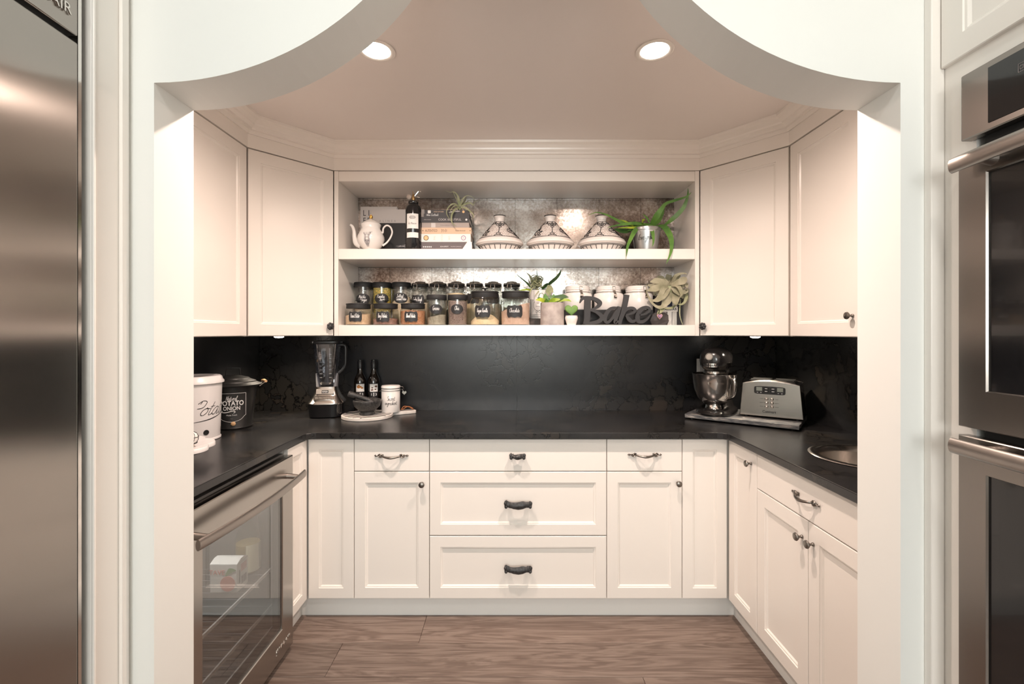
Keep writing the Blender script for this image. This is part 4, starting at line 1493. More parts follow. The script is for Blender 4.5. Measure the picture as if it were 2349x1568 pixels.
def book(name_lab, x0, x1, z0, z1, yf, depth, cover, spine_text=(), page=None, group='cookbooks stacked under the air plant', rz=0):
    """a closed book lying flat, its spine towards the room"""
    cx = (x0 + x1) / 2
    t = thing('book', name_lab, 'book', (cx, yf, z0), rz, group)
    w, h = (x1 - x0) / 2, z1 - z0
    mb = MB()
    mb.rings([[(-w, 0, 0), (-w, 0, h), (-w, depth, h), (-w, depth, h - .002), (-w, .004, h - .002), (-w, .004, .002), (-w, depth, .002), (-w, depth, 0)],
              [(w, 0, 0), (w, 0, h), (w, depth, h), (w, depth, h - .002), (w, .004, h - .002), (w, .004, .002), (w, depth, .002), (w, depth, 0)]])
    mb.build('cover', cover, t)
    MB().box(-w + .003, w - .003, .0042, depth - .004, .0022, h - .0022).build('pages', page or white_print, t)
    for s, x, sz, m, sx in spine_text:
        text('lettering', s, sz, m, t, (x, -.0002, h / 2), (90, 0, 0), .0003, 'CENTER', sx=sx)
    return t, h


bk_slate = M('book_slate', (.035, .032, .036), .5)
bk_char = M('book_charcoal', (.045, .042, .045), .55)
bk_taupe = M('book_taupe', (.43, .36, .33), .6)
bk_tan = M('book_tan', (.74, .52, .36), .6)
bk_white = M('book_white', (.85, .84, .80), .5)
bk_mauve = M('book_mauve', (.13, .105, .11), .55)
bk_grey = M('book_grey', (.66, .61, .59), .6)
pale_ink = M('pale_ink', (.62, .58, .58), .6)
brown_ink = M('brown_ink', (.12, .06, .03), .6)
peach = M('peach_print', (.85, .55, .28), .6)
plum = M('plum_print', (.30, .10, .25), .6)
YS = 2.615


def bx(px):
    return (px - PX) * YS / F


def bz(py):
    return H - (py - PY) * YS / F


edges = [SH1 + .0001, bz(554.6), bz(536.0), bz(521.8), bz(510.3), bz(497.2), bz(489.6), bz(481.0)]
t, h = book('dark mauve cookbook with a white corner at the bottom of the stack', bx(964.5), bx(1082.5), edges[0], edges[1], YS, .205, bk_mauve,
            (('BON APPETIT', -.010, .0085, chalk, .9), ('THE COMPLETE COOKING BOOK', .055, .0055, pale_ink, .72)))
MB().prism([(.082, 0), (.1443, 0), (.1443, h), (.118, h)], -.0004, .0001).build('spine_corner', bk_white, t)
for k in range(5):
    MB(Matrix.Translation((-.127 + k * .0105, 0, h / 2 - .001)) @ Matrix.Rotation(R(90), 4, 'X')).lathe([(.0036, 0), (.0036, .0005), (.0001, .0005)], n=14).build('dot_print', chalk, t)
t, h = book('thick white cookbook with a brown dish emblem and a plum ring', bx(966.5), bx(1079.5), edges[1] + .0001, edges[2], YS + .002, .20, bk_white)
for s, x in (('THE', -.066), ('FOOD', -.024), ('LAB', .018)):
    o = text('lettering', s, .0135, M('pale_print', (.62, .58, .52), .6), t, (x, -.0002, h / 2), (90, 0, 0), .0003, 'CENTER')
    o.rotation_euler = (R(90), R(90), 0)
ot = MB(Matrix.Translation((-.112, 0, h / 2)) @ Matrix.Rotation(R(90), 4, 'X')).lathe([(.0145, 0), (.0145, .0006), (.0001, .0006)], n=28).build('dish_print', brown_ink, t)
MB(Matrix.Translation((-.112, 0, h / 2)) @ Matrix.Rotation(R(90), 4, 'X')).lathe([(.0115, .0006), (.0115, .0010), (.0001, .0010)], n=24).build('dish_print', peach, t)
MB(Matrix.Translation((.098, 0, h / 2)) @ Matrix.Rotation(R(90), 4, 'X')).lathe([(.0135, 0), (.0135, .0006), (.0105, .0006), (.0105, 0)], n=28, cap0=False, cap1=False).build('ring_print', plum, t)
text('lettering', 'JKL', .008, plum, t, (.098, -.0002, h / 2), (90, 0, 0), .0003)
t, h = book('tan cookbook with narrow capitals on its spine', bx(967), bx(1081), edges[2] + .0001, edges[3], YS, .195, bk_tan,
            (('AUTENTICO', -.085, .0195, brown_ink, .62), ('Rolando Beramendi', .078, .0090, brown_ink, .78)))
dp = MB()
for k, (zz, hh) in enumerate(((0, .009), (.001, .006), (0, .008), (-.001, .004), (.001, .009), (0, .006))):
    dp.ribbon([(-.026 + k * .0055, zz - hh), (-.026 + k * .0055, zz + hh)], .0014, 0, 0)
    dp.ribbon([(-.028 + k * .0055, zz + hh - .002), (-.0245 + k * .0055, zz + hh - .002)], .0012, 0, 0)
dp.build('ornament_print', brown_ink, t, mapf=lambda u, v, w: (u, -.0003, h / 2 + v), flat=True)
for x in (-.132, .133):
    MB(Matrix.Translation((x, 0, h / 2)) @ Matrix.Rotation(R(90), 4, 'X')).lathe([(.0028, 0), (.0028, .0005), (.0001, .0005)], n=10).build('dot_print', brown_ink, t)
t, h = book('pale taupe cookbook under the black title spine', bx(967.5), bx(1076), edges[3] + .0001, edges[4], YS + .001, .190, bk_taupe,
            (('The New Mediterranean Table', .005, .0075, grey_ink, .72),))
MB().box(-.080, -.056, -.0003, .0001, .001, h - .001).build('spine_band', bk_grey, t)
t, h = book('charcoal cookbook with a wide serif title in pale capitals', bx(962), bx(1077), edges[4] + .0001, edges[5], YS - .001, .215, bk_char,
            (('COOK BEAUTIFUL', .030, .0165, pale_ink, .95), ('ATHENA CALDERONE', -.095, .0050, pale_ink, .8)))
MB(Matrix.Translation((.123, 0, h / 2)) @ Matrix.Rotation(R(90), 4, 'X')).lathe([(.0058, 0), (.0058, .0005), (.0001, .0005)], n=16).build('dot_print', chalk, t)
t, h = book('slim dark cocktail book with script on its spine', bx(972), bx(1076), edges[5] + .0001, edges[6], YS + .001, .18, bk_slate)
hb_ = handwriting(MB(), 'Wine Cocktails', .0062, .0011, -.078, h / 2, .3, .068)
hb_.build('lettering', chalk, t, mapf=lambda u, v, w: (u, -.0003, v), flat=True)
t, h = book('slim dark book with a white square logo topping the stack', bx(974), bx(1075), edges[6] + .0001, edges[7], YS + .003, .185, bk_slate,
            (('YOUR KITCHEN', -.045, .0088, bk_tan, .9),))
MB().loft([(0, .0085, .0085), (.0006, .0085, .0085)], 6, 24).build('logo_print', white_print, t, mapf=lambda x_, y_, z_: (-.098 + x_, -z_, h / 2 + y_))
MB(Matrix.Translation((.094, 0, h / 2)) @ Matrix.Rotation(R(90), 4, 'X')).lathe([(.0072, 0), (.0072, .0006), (.0001, .0006)], n=18).build('dot_print', peach, t)
MB().leaf([(.012, -.001, h / 2 - .004), (.04, -.001, h / 2 + .002), (.075, -.001, h / 2 + .003)], [.002, .010, .002], .0004, (0, -1, 0), 0).build('picture_print', pale_ink, t)
STACK = edges[7]


def upright(lab, x0, x1, z1, yf, th, cover, rz=0):
    cx = (x0 + x1) / 2
    t = thing('book', lab, 'book', (cx, yf, SH1), rz, 'large books standing against the back')
    w, h = (x1 - x0) / 2, z1 - SH1
    MB().rings([[(-w, 0, z), (w, 0, z), (w, .003, z), (-w + .003, .003, z), (-w + .003, th - .003, z), (w, th - .003, z), (w, th, z), (-w, th, z)] for z in (0, h)]).build('cover', cover, t)
    MB().box(-w + .0035, w - .004, .0032, th - .0032, .003, h - .003).build('pages', white_print, t)
    return t, w, h


YA = 2.795
t, w, h = upright('pale grey book with tall serif letters, behind the teapot', (827 - PX) * 2.82 / F, (911 - PX) * 2.82 / F, H + (762 - 474) * 2.82 / F, 2.818, .024, bk_grey)
lt_pos = ((-w + .020, .105, 'L'), (-w + .047, .105, 'I'), (-w + .020, .059, 'F'), (-w + .047, .059, 'E'))
for u, v, s in lt_pos:
    text('lettering', s, .050, M('slate_ink', (.06, .06, .065), .6), t, (u + .004, -.0003, h - .145 + v), (90, 0, 0), .0003, 'CENTER', sx=.8)
t, w, h = upright('landscape book, pale grey band over a black cover, between teapot and extinguisher', (851 - PX) * YA / F, (973 - PX) * YA / F, H + (762 - 480) * YA / F, YA, .020, bk_grey)
MB().box(-w + .0005, w - .0005, -.0006, .0001, .0005, h - .082).build('cover_picture', M('cover_black', (.022, .020, .021), .5), t)
text('lettering', 'ALINEA', .017, M('faint_ink', (.33, .29, .27), .6), t, (-.060, -.0004, h - .070), (90, 0, 0), .0003, 'CENTER', spacing=2.0)
tw = MB()
for a, b in (((.02, .062), (.16, .073)), ((.03, .058), (.12, .055)), ((.05, .066), (.10, .050)), ((.07, .052), (.15, .060)), ((.04, .06), (.075, .068))):
    tw.ribbon([(a[0], a[1]), ((a[0] + b[0]) / 2, (a[1] + b[1]) / 2 + .004), (b[0], b[1])], [.001, .003, .001], 0, 3)
tw.build('twig_print', pale_ink, t, mapf=lambda u, v, w: (u - .03, -.0008, v), flat=True)

# teapot
t = thing('teapot', 'white teapot with a skull print and gold knob on the upper shelf', 'teapot', (-.797, 2.635, SH1))
tpf = [(.040, 0), (.043, .006), (.038, .012), (.055, .026), (.068, .046), (.0745, .070), (.073, .086), (.062, .112), (.052, .128), (.0505, .134), (.055, .148), (.056, .152)]
MB().lathe(tpf, n=48).build('body', ceramic, t, ang=55)
ld = MB().lathe([(.053, .1525), (.054, .156), (.044, .166), (.024, .178), (.013, .183), (.009, .187)], n=40).build('lid', ceramic, t, ang=50)
MB().lathe([(.006, .186), (.008, .190), (.0105, .197), (.009, .203), (.005, .206), (.0055, .209), (.0001, .2115)], n=20).build('knob', gold, ld)
MB().tube(sm3([(-.055, 0, .036), (-.082, 0, .050), (-.0925, 0, .080), (-.0955, 0, .115), (-.104, 0, .142), (-.117, 0, .1535)]), [.020, .017, .0125, .0100, .0085, .0065], 16).build('spout', ceramic, t)
MB().tube(sm3([(.048, 0, .108), (.062, 0, .108), (.067, 0, .112), (.070, 0, .134), (.088, 0, .150), (.110, 0, .140), (.1195, 0, .112), (.110, 0, .082), (.090, 0, .054), (.066, 0, .036)]), [.006, .0055, .005, .005, .005, .005, .005, .006], 12).build('handle', ceramic, t)
tf = on_profile(tpf[2:], 0, R(-1), .0012)
tf2 = on_profile(tpf[2:], 0, R(-1), .0022)
dk = M('print_grey', (.20, .19, .20), .6)
md = M('print_pale_grey', (.45, .42, .42), .6)


def patch(mb, u0, v0, a, b, n=18):
    mb.add([(u0, v0, 0)] + [(u0 + a * math.cos(2 * math.pi * k / n), v0 + b * math.sin(2 * math.pi * k / n), 0) for k in range(n)], [(0, 1 + k, 1 + (k + 1) % n) for k in range(n)])
    return mb


pm = MB()
pm.ribbon([(0, .022), (0, .040), (0, .062), (0, .072)], [.012, .018, .030, .026], 0, 3)
pm.ribbon([(0, .070), (0, .085)], [.028, .030], 0, 0)
pm.ribbon([(0, .086), (0, .098)], [.036, .044], 0, 0)
pm.build('skull_print', md, t, mapf=lambda u, v, w: tf(u, v), flat=True)
pm = MB()
for s_ in (-1, 1):
    patch(pm, s_ * .0065, .052, .0045, .004)
    pm.ribbon([(s_ * .013, .062), (s_ * .014, .050), (s_ * .009, .034)], [.001, .0025, .001], 0, 3)
patch(pm, 0, .044, .0022, .003)
for k in range(-3, 4):
    pm.ribbon([(k * .0024, .030), (k * .0024, .036)], .0009, 0, 0)
pm.ribbon([(-.008, .0365), (0, .0355), (.008, .0365)], .0012, 0, 3)
pm.ribbon([(-.015, .086), (.015, .086)], .002, 0, 0)
for k in range(-3, 4):
    pm.ribbon([(k * .005, .088), (k * .006, .099)], .0011, 0, 0)
pm.ribbon([(.012, .097), (.028, .101)], [.003, .001], 0, 0)
pm.build('skull_print', dk, t, mapf=lambda u, v, w: tf2(u, v), flat=True)

# fire extinguisher
t = thing('fire_extinguisher', 'small black fire extinguisher with white labels beside the book stack', 'extinguisher', (-.552, 2.610, SH1))
EX = .0435
MB().lathe([(.040, 0), (EX, .005), (EX, .232), (.040, .246), (.030, .258), (.026, .262), (.028, .264), (.028, .276), (.018, .280), (.014, .284)], n=40).build('cylinder', black_gloss, t, ang=50)
plate(MB(), .034, lambda u: .041, 12).build('label', white_print, t, mapf=on_cylinder(EX, .160, R(4)), flat=True)
plate(MB(), .034, lambda u: .0145, 12).build('label', white_print, t, mapf=on_cylinder(EX, .083, R(4)), flat=True)
pm = MB()
pm.ribbon([(.016 * math.cos(a), .180 + .008 * math.sin(a)) for a in [2 * math.pi * k / 16 for k in range(17)]], .0018, 0, 0)
for k in range(-4, 5):
    pm.ribbon([(k * .0032, .1745), (k * .0032, .1855)], .0014, 0, 0)
handwriting(pm, 'La Maison'.replace('L', 'l'), .0060, .0009, 0, .145, .3, .044)
pm.ribbon([(-.014, .084), (.014, .084)], .001, 0, 0)
pm.build('label_print', grey_ink, t, mapf=on_cylinder(EX, 0, R(4), .0016), flat=True)
vb = MB().lathe([(.010, .282), (.011, .300), (.008, .306), (.006, .318), (.0001, .319)], n=16)
vb.tube([(0, 0, .316), (-.004, 0, .334)], .0022, 6)
vb.build('valve', M('brass', (.55, .38, .18), .3, 1.0), t)
MB(Matrix.Translation((-.022, -.008, .300)) @ Matrix.Rotation(R(90), 4, 'X')).lathe([(.0115, 0), (.0125, .002), (.0125, .007), (.0001, .008)], n=24).build('gauge', chrome, t)
MB().tube([(-.010, -.004, .300), (.0, 0, .302)], .003, 6).build('gauge_stem', chrome, t)
MB().tube(sm3([(.006, 0, .308), (.018, 0, .322), (.030, 0, .335), (.044, 0, .332)]), [.003, .004, .0045, .003], 8).build('lever', chrome, t)
MB().tube(sm3([(.006, 0, .301), (.022, 0, .304), (.036, 0, .299)]), [.003, .0035, .003], 8).build('carry_handle', chrome, t)


# ---- plants: leaf paths are given where each leaf stands; y is its distance
def leaves(t, mat, org, sc, ys, specs, up=(0, -1, .35), th=.0015, fold=.25):
    inv = t.matrix_basis.inverted()
    for pts, wid, y1 in specs:
        n = len(pts)
        q = [inv @ P(org[0] + (min(p[0], 1150) if mat is xero else p[0]) / sc, org[1] + p[1] / sc, ys + (y1 - ys) * (i / (n - 1)) ** .6) for i, p in enumerate(pts)]
        MB().leaf(q, wid, th, up, fold).build('leaf', mat, t, ang=50)


t = thing('air_plant', 'spiky pale green air plant on top of the cookbook stack', 'plant', ((1054.5 - PX) * 2.64 / F, 2.64, STACK))
leaves(t, airplant, (900, 420), 10.455, 2.625, [
    ([(1615, 560), (1595, 420), (1560, 290), (1480, 210), (1380, 215), (1265, 178)], [.008, .014, .009, .005, .003, .001], 2.63),
    ([(1605, 540), (1545, 400), (1480, 260), (1450, 150)], [.005, .004, .003, .001], 2.62),
    ([(1630, 545), (1680, 400), (1760, 310), (1850, 298), (1930, 345), (1985, 395)], [.008, .010, .006, .004, .003, .001], 2.64),
    ([(1650, 540), (1750, 470), (1850, 410), (1925, 368)], [.004, .004, .003, .001], 2.76),
    ([(1650, 555), (1780, 490), (1880, 475), (1940, 530), (1975, 445), (2080, 410)], [.008, .012, .008, .004, .003, .001], 2.62),
    ([(1640, 580), (1750, 590), (1850, 660), (1940, 760), (1930, 855)], [.008, .014, .010, .006, .001], 2.60),
    ([(1600, 560), (1480, 490), (1380, 540), (1310, 640), (1310, 750), (1400, 900)], [.008, .010, .008, .005, .004, .001], 2.575),
    ([(1600, 580), (1490, 640), (1420, 780), (1435, 950), (1540, 1030)], [.008, .014, .010, .006, .001], 2.57),
    ([(1600, 570), (1500, 540), (1410, 620), (1370, 780)], [.006, .007, .004, .001], 2.59),
    ([(1640, 540), (1740, 420), (1775, 325)], [.008, .010, .001], 2.75),
    ([(1620, 550), (1600, 440), (1640, 330)], [.008, .010, .001], 2.78),
])
MB().ball((0, 0, .0105), (.012, .012, .010), 12, 8).build('root_ball', airplant, t)

t = thing('aloe_plant', 'long-leaved green aloe in a galvanised love grows pot', 'plant', (.766, 2.665, SH1))
pot = [(.060, 0), (.061, .003), (.078, .118), (.0815, .120), (.0825, .131), (.0815, .137), (.076, .138), (.070, .126)]
galv = M('galvanised_metal', (.52, .53, .54), .30, 1.0)
MB().lathe(pot, n=48, cap1=False).build('pot', galv, t, ang=40)
MB().lathe([(.0001, .125), (.0715, .125)], n=24, cap0=False, cap1=False).build('soil', dark_wood, t)
pf3 = on_profile(pot[1:3], 0, R(-14), .0010)
hwm = handwriting(MB(), 'love grows', .0155, .0016, 0, .072, .35, .090)
hwm.build('lettering', ink, t, mapf=lambda u, v, w: pf3(u, v), flat=True)
OA, SA_ = (1350, 420), 8.252
leaves(t, aloe_green, OA, SA_, 2.665, [
    ([(980, 830), (800, 790), (620, 735), (480, 665), (330, 592), (150, 553), (0, 606)], [.014, .022, .020, .016, .011, .006, .001], 2.60),
    ([(1120, 790), (900, 757), (700, 772), (520, 800), (355, 838)], [.016, .022, .018, .010, .001], 2.58),
    ([(1000, 770), (880, 900), (800, 1050), (740, 1200), (715, 1390)], [.014, .026, .020, .014, .001], 2.495),
    ([(1050, 765), (1150, 800), (1210, 920), (1230, 1080), (1210, 1200)], [.022, .030, .022, .012, .001], 2.545),
    ([(1290, 800), (1420, 815), (1520, 945), (1570, 1100), (1560, 1300), (1470, 1530)], [.026, .038, .036, .026, .015, .001], 2.49),
    ([(1190, 790), (1290, 625), (1400, 460), (1480, 378), (1650, 320), (1850, 255), (1950, 170)], [.022, .036, .022, .018, .016, .010, .001], 2.53),
    ([(1240, 795), (1330, 700), (1400, 560), (1440, 420)], [.018, .026, .018, .001], 2.70),
    ([(1430, 800), (1560, 700), (1700, 575), (1810, 440), (1875, 250), (1885, 88)], [.012, .024, .026, .022, .013, .001], 2.57),
    ([(1150, 740), (1100, 645), (1020, 580)], [.010, .012, .001], 2.68),
])
leaves(t, lime_leaf, OA, SA_, 2.66, [
    ([(1000, 815), (850, 840), (700, 838), (550, 850)], [.008, .014, .010, .001], 2.60),
    ([(1030, 780), (1035, 730), (1040, 682)], [.018, .019, .016], 2.62),
    ([(900, 830), (780, 770), (690, 720), (600, 690)], [.010, .014, .010, .001], 2.61),
])
leaves(t, deep_leaf, OA, SA_, 2.66, [
    ([(820, 885), (700, 905), (590, 893), (490, 865)], [.012, .030, .028, .004], 2.61),
    ([(900, 850), (820, 880), (740, 895)], [.012, .014, .004], 2.62),
    ([(1380, 850), (1480, 870), (1560, 862)], [.010, .012, .004], 2.70),
])

# tagines
tag_pale = speckled('tagine_cream', (.52, .43, .40), (.84, .79, .75), 170, .35, stops=(.40, .55))
tag_white = M('tagine_white', (.85, .80, .77), .25, coat=.2)
TG = [(.088, 0), (.094, .006), (.117, .034), (.122, .039), (.1375, .050), (.1375, .058), (.130, .095), (.117, .0985), (.030, .178), (.0245, .188), (.0285, .203), (.0355, .212), (.0350, .217), (.026, .216), (.0001, .213)]
CONE = [(.117, .080), (.030, .178)]
CZ = .080


def tagine_lines():
    f = on_profile(CONE, 0, 0, .0012)
    mb = MB()
    for k in range(3):
        a0 = 2 * math.pi * k / 3
        def A(st, w):
            out = []
            for a, v in smooth([Vector((p[0], p[1], 0)) for p in st], 5) if False else [(p.x, p.y) for p in smooth([Vector((p[0], p[1], 0)) for p in st], 5)]:
                v = CZ + (v - .0985) * (.178 - CZ) / .0795
                r = interp([.117, .030], (v - CZ) / (.178 - CZ)) + .0014
                out.append((r * math.sin(a0 + a), -r * math.cos(a0 + a), v))
            mb.tube(out, w * .72, 5)
        A([(0, .172), (0, .160), (-.02, .152)], .0028)
        for s in (-1, 1):
            A([(0, .160), (s * .35, .157), (s * .45, .164), (s * .25, .167), (s * .18, .161)], .0028)
        A([(-.05, .146), (-.08, .130), (-.10, .116)], .0028)
        A([(a * .16 * math.cos(q) - .02, .150 + .0045 * math.sin(q)) for a in (1,) for q in [2 * math.pi * i / 9 for i in range(10)]], .0022)
        A([(.12 * math.cos(q) - .11, .112 + .005 * math.sin(q)) for q in [2 * math.pi * i / 9 for i in range(10)]], .0022)
        for s in (-1, 1):
            A([(-.11, .107), (-.11 + s * .14, .104), (-.11 + s * .20, .100)], .0026)
        # the leaf between two scrolls
        c = 1.0
        A([(c - .42, .139), (c - .52, .128), (c - .40, .124), (c - .40, .120), (c - .18, .118), (c, .106), (c + .05, .110), (c + .32, .104), (c + .34, .108), (c + .22, .116), (c + .36, .126), (c + .12, .128), (c - .05, .150), (c - .16, .140), (c - .42, .139)], .0028)
        A([(c - .30, .132), (c - .12, .128)], .0035)
        A([(c - .05, .142), (c - .03, .132)], .003)
        A([(c + .02, .124), (c + .20, .120)], .003)
        A([(c + .0, .121), (c + .22, .108)], .003)
        for q in (-.6, .15, .75, 1.4):
            A([(q, .178), (q * 1.0, .166)], .0026)
    for r, z in ((.0318, .1775), (.0448, .1640), (.1185, .0793)):
        mb.torus((0, 0, z), r, .0013, 48, 5)
    return mb


def tagine_base():
    mb = MB()
    for k in range(22):
        a = 2 * math.pi * k / 22
        mb.tube([(r * math.sin(a), -r * math.cos(a), z) for r, z in ((.1165, .0325), (.0950, .0065))], .0019, 5)
    for r, z in ((.0955, .0070), (.1180, .0335), (.1230, .0385)):
        mb.torus((0, 0, z), r, .0013, 56, 5)
    return mb


YT = 2.69
t0_ = thing('tagine', 'black and white painted tagine beside the cookbook stack', 'tagine', (0, 0, 0), 0, 'painted tagines on the upper shelf')
MB().lathe(TG[:6], n=56, cap1=False).build('dish', tag_white, t0_, ang=50)
ld = MB().lathe([(.1375, .0582), (.129, .071), (.117, .0785), (.116, .079)], n=56, cap0=False, cap1=False).build('lid', tag_white, t0_, ang=40)
MB().lathe([(.117, .0795), (.030, .178)], n=56, cap0=False, cap1=False).build('cone', tag_pale, ld)
MB().lathe([(.0302, .178), (.0245, .188), (.0285, .203), (.0355, .212)], n=40, cap0=False, cap1=False).build('neck', tag_white, ld, ang=60)
MB().lathe([(.0356, .2121), (.0352, .2172), (.026, .216), (.0001, .2135)], n=40, cap0=False).build('top_rim', black_matte, t0_)
tagine_lines().build('painted_pattern', ink, t0_)
tagine_base().build('stripe_pattern', ink, t0_)
for i, (px, lab, rz) in enumerate(((1146, None, 4), (1262, 'black and white painted tagine in the middle of the three', 8), (1380, 'black and white painted tagine under the aloe leaves', -10))):
    o = t0_ if i == 0 else copy_tree(t0_)
    o.location = ((px - PX) * YT / F, YT, SH1)
    o.rotation_euler = (0, 0, R(rz))
    if lab:
        o['label'] = lab

# ================================================================== lower shelf: jars
stuffs = {
    'peanut': speckled('peanut_powder', (.62, .40, .24), (.78, .55, .36), 60, .9),
    'berry': speckled('berry_powder', (.22, .115, .085), (.34, .19, .15), 60, .9),
    'rust': speckled('rust_powder', (.36, .15, .07), (.56, .26, .13), 150, .9),
    'green': speckled('grey_green_powder', (.30, .26, .20), (.42, .38, .30), 60, .9),
    'chia': speckled('chia_seeds', (.13, .085, .07), (.34, .25, .22), 260, .9),
    'vanilla': speckled('vanilla_powder', (.80, .60, .36), (.90, .72, .48), 40, .9),
    'cocoa': speckled('cocoa_powder', (.66, .43, .33), (.76, .53, .42), 40, .9),
    'pumpkin': speckled('pumpkin_seeds', (.16, .17, .03), (.62, .42, .08), 140, .7, stops=(.42, .58)),
    'beige': speckled('beige_powder', (.62, .48, .33), (.76, .62, .46), 50, .9),
}


def fill(t, mat, r, z0, prof, seed, tilt=0.0):
    """prof: height of the contents at r=1 (edge) .. r=0 (middle)"""
    rng = random.Random(seed)
    n = 28
    ph = rng.uniform(0, 6)
    rs = []
    rs.append([(r * .97 * math.cos(2 * math.pi * j / n), r * .97 * math.sin(2 * math.pi * j / n), z0) for j in range(n)])
    for i, hh in enumerate(prof):
        q = r * (1 - i / len(prof))
        ring = []
        for j in range(n):
            a = 2 * math.pi * j / n
            ring.append((q * math.cos(a), q * math.sin(a), z0 + hh + tilt * q / r * math.cos(a) + .0022 * math.sin(3 * a + ph) * q / r))
        rs.append(ring)
    MB().rings(rs).build('contents', mat, t, ang=60)


jar_glass = thin_glass('jar_glass', (.90, .92, .91), .03, .07, .55)


def jar_label(t, r, z, th, kind, a, b, lines, wr=.68):
    plate(MB(), a, (oval if kind == 'oval' else bracket)(a, b), 20).build('label', chalkboard, t, mapf=on_cylinder(r, z, th, .0008), flat=True)
    hw = MB()
    n = len(lines)
    for i, s in enumerate(lines):
        v = (n - 1) * .0085 - i * .017
        handwriting(hw, s, .0115 if n == 1 else .0095, .0013, .004 * (i - (n - 1) / 2) * 2, v, .25, min(a * 2 * wr, len(s) * .0062))
    hw.build('lettering', chalk, t, mapf=on_cylinder(r, z, th, .0014), flat=True)


def wide_jar(px, y, r, gh, lab, mat, prof, lines, th, la, lb, lz, seed, knob=True, tilt=0.0):
    t = thing('glass_jar', lab, 'jar', ((px - PX) * y / F, y, SH2), 0, 'wide glass jars with black lids')
    MB().lathe([(r * .93, 0), (r, .006), (r, gh * .84), (r * .95, gh * .92), (r * .89, gh * .96), (r * .89, gh)], n=48, cap1=False).build('glass_body', jar_glass, t, ang=50)
    fill(t, mat, r - .003, .004, prof, seed, tilt)
    lh = .026 if r < .075 else .034
    MB().lathe([(r * .905, gh - .002), (r * .915, gh), (r * .905, gh + lh * .75), (r * .95, gh + lh * .78), (r * .93, gh + lh * .95), (r * .80, gh + lh), (.012, gh + lh + .003)], n=48).build('lid', black_matte, t, ang=35)
    kb_ = MB().lathe([(.006, gh + lh + .002), (.005, gh + lh + .012), (.018, gh + lh + .016), (.0185, gh + lh + .0185), (.0001, gh + lh + .0195)], n=24)
    kb_.build('knob', black_matte, t, ang=40)
    jar_label(t, r, lz, R(th), 'bracket', la, lb, lines)
    return t


YJ = 2.605
wide_jar(822.5, YJ, .0715, .094, 'squat Peanut Butter jar of tan powder, black bracket label', stuffs['peanut'], [.052, .056, .050, .048], ['Peanut Butter'], 3, .036, .028, .046, 1, tilt=.004)
wide_jar(885, YJ, .0715, .094, 'squat Berry Probiotic jar of dark pink powder, black bracket label', stuffs['berry'], [.030, .034, .036, .034], ['Berry Probiotic'], 1, .037, .029, .046, 2)
wide_jar(947.5, YJ, .0715, .094, 'squat Almond Probiotic jar full of rust coloured powder', stuffs['rust'], [.072, .076, .078, .078], ['Almond Probiotic'], 2, .037, .029, .046, 3)
wide_jar(1112.5, YJ + .015, .083, .155, 'large Vegan Vanilla jar with a low mound of cream powder', stuffs['vanilla'], [.018, .034, .048, .056, .058], ['Vegan Vanilla'], -7, .044, .034, .075, 4)
wide_jar(1182.5, YJ + .015, .083, .155, 'large Chocolate jar mostly full of pink brown powder', stuffs['cocoa'], [.095, .098, .100, .100], ['Chocolate'], -4, .044, .034, .075, 5, tilt=.026)


def tall_jar(px, y, r, gh, lh, lab, mat, prof, lines, lz, seed, grp, la, lb, tilt=0.0):
    t = thing('glass_jar', lab, 'jar', ((px - PX) * y / F, y, SH2), 0, grp)
    MB().lathe([(r * .95, 0), (r, .005), (r, gh)], n=44, cap1=False).build('glass_body', jar_glass, t, ang=50)
    fill(t, mat, r - .0025, .004, prof, seed, tilt)
    MB().lathe([(r * 1.02, gh + .0003), (r * 1.04, gh + .002), (r * 1.04, gh + lh * .8), (r * .98, gh + lh), (.01, gh + lh + .001)], n=44).build('lid', black_matte, t, ang=35)
    jar_label(t, r, lz, math.atan2((PX - px) / F, 1) - R(5), 'oval', la, lb, lines)
    return t


tall_jar(1002, YJ, .0540, .140, .028, 'tall narrow Greens jar with a grey green powder', stuffs['green'], [.045, .05, .052], ['Greens'], .088, 6, 'narrow glass jars in the front row', .036, .0265, .010)
tall_jar(1050, YJ, .0540, .140, .028, 'tall narrow Chia jar full of brown seeds', stuffs['chia'], [.128, .130, .131], ['Chia'], .088, 7, 'narrow glass jars in the front row', .036, .0265)
YR = 2.765
tall_jar(834.5, YR, .0545, .226, .028, 'round-lidded Matcha Ginger jar behind the Peanut Butter jar', stuffs['beige'], [.120, .122, .122], ['Matcha', 'Ginger'], .155, 8, 'narrow glass jars in the back row', .043, .030)
tall_jar(877, YR, .0545, .226, .028, 'round-lidded Pumpkin Seeds jar filled with yellow green seeds', stuffs['pumpkin'], [.215, .217, .218], ['Pumpkin', 'Seeds'], .157, 9, 'narrow glass jars in the back row', .043, .030)
tall_jar(921, YR, .0545, .226, .028, 'round-lidded Salted Caramel Protein jar of cream powder', stuffs['beige'], [.145, .160, .162], ['Salted', 'Caramel Protein'], .160, 10, 'narrow glass jars in the back row', .043, .030, .015)

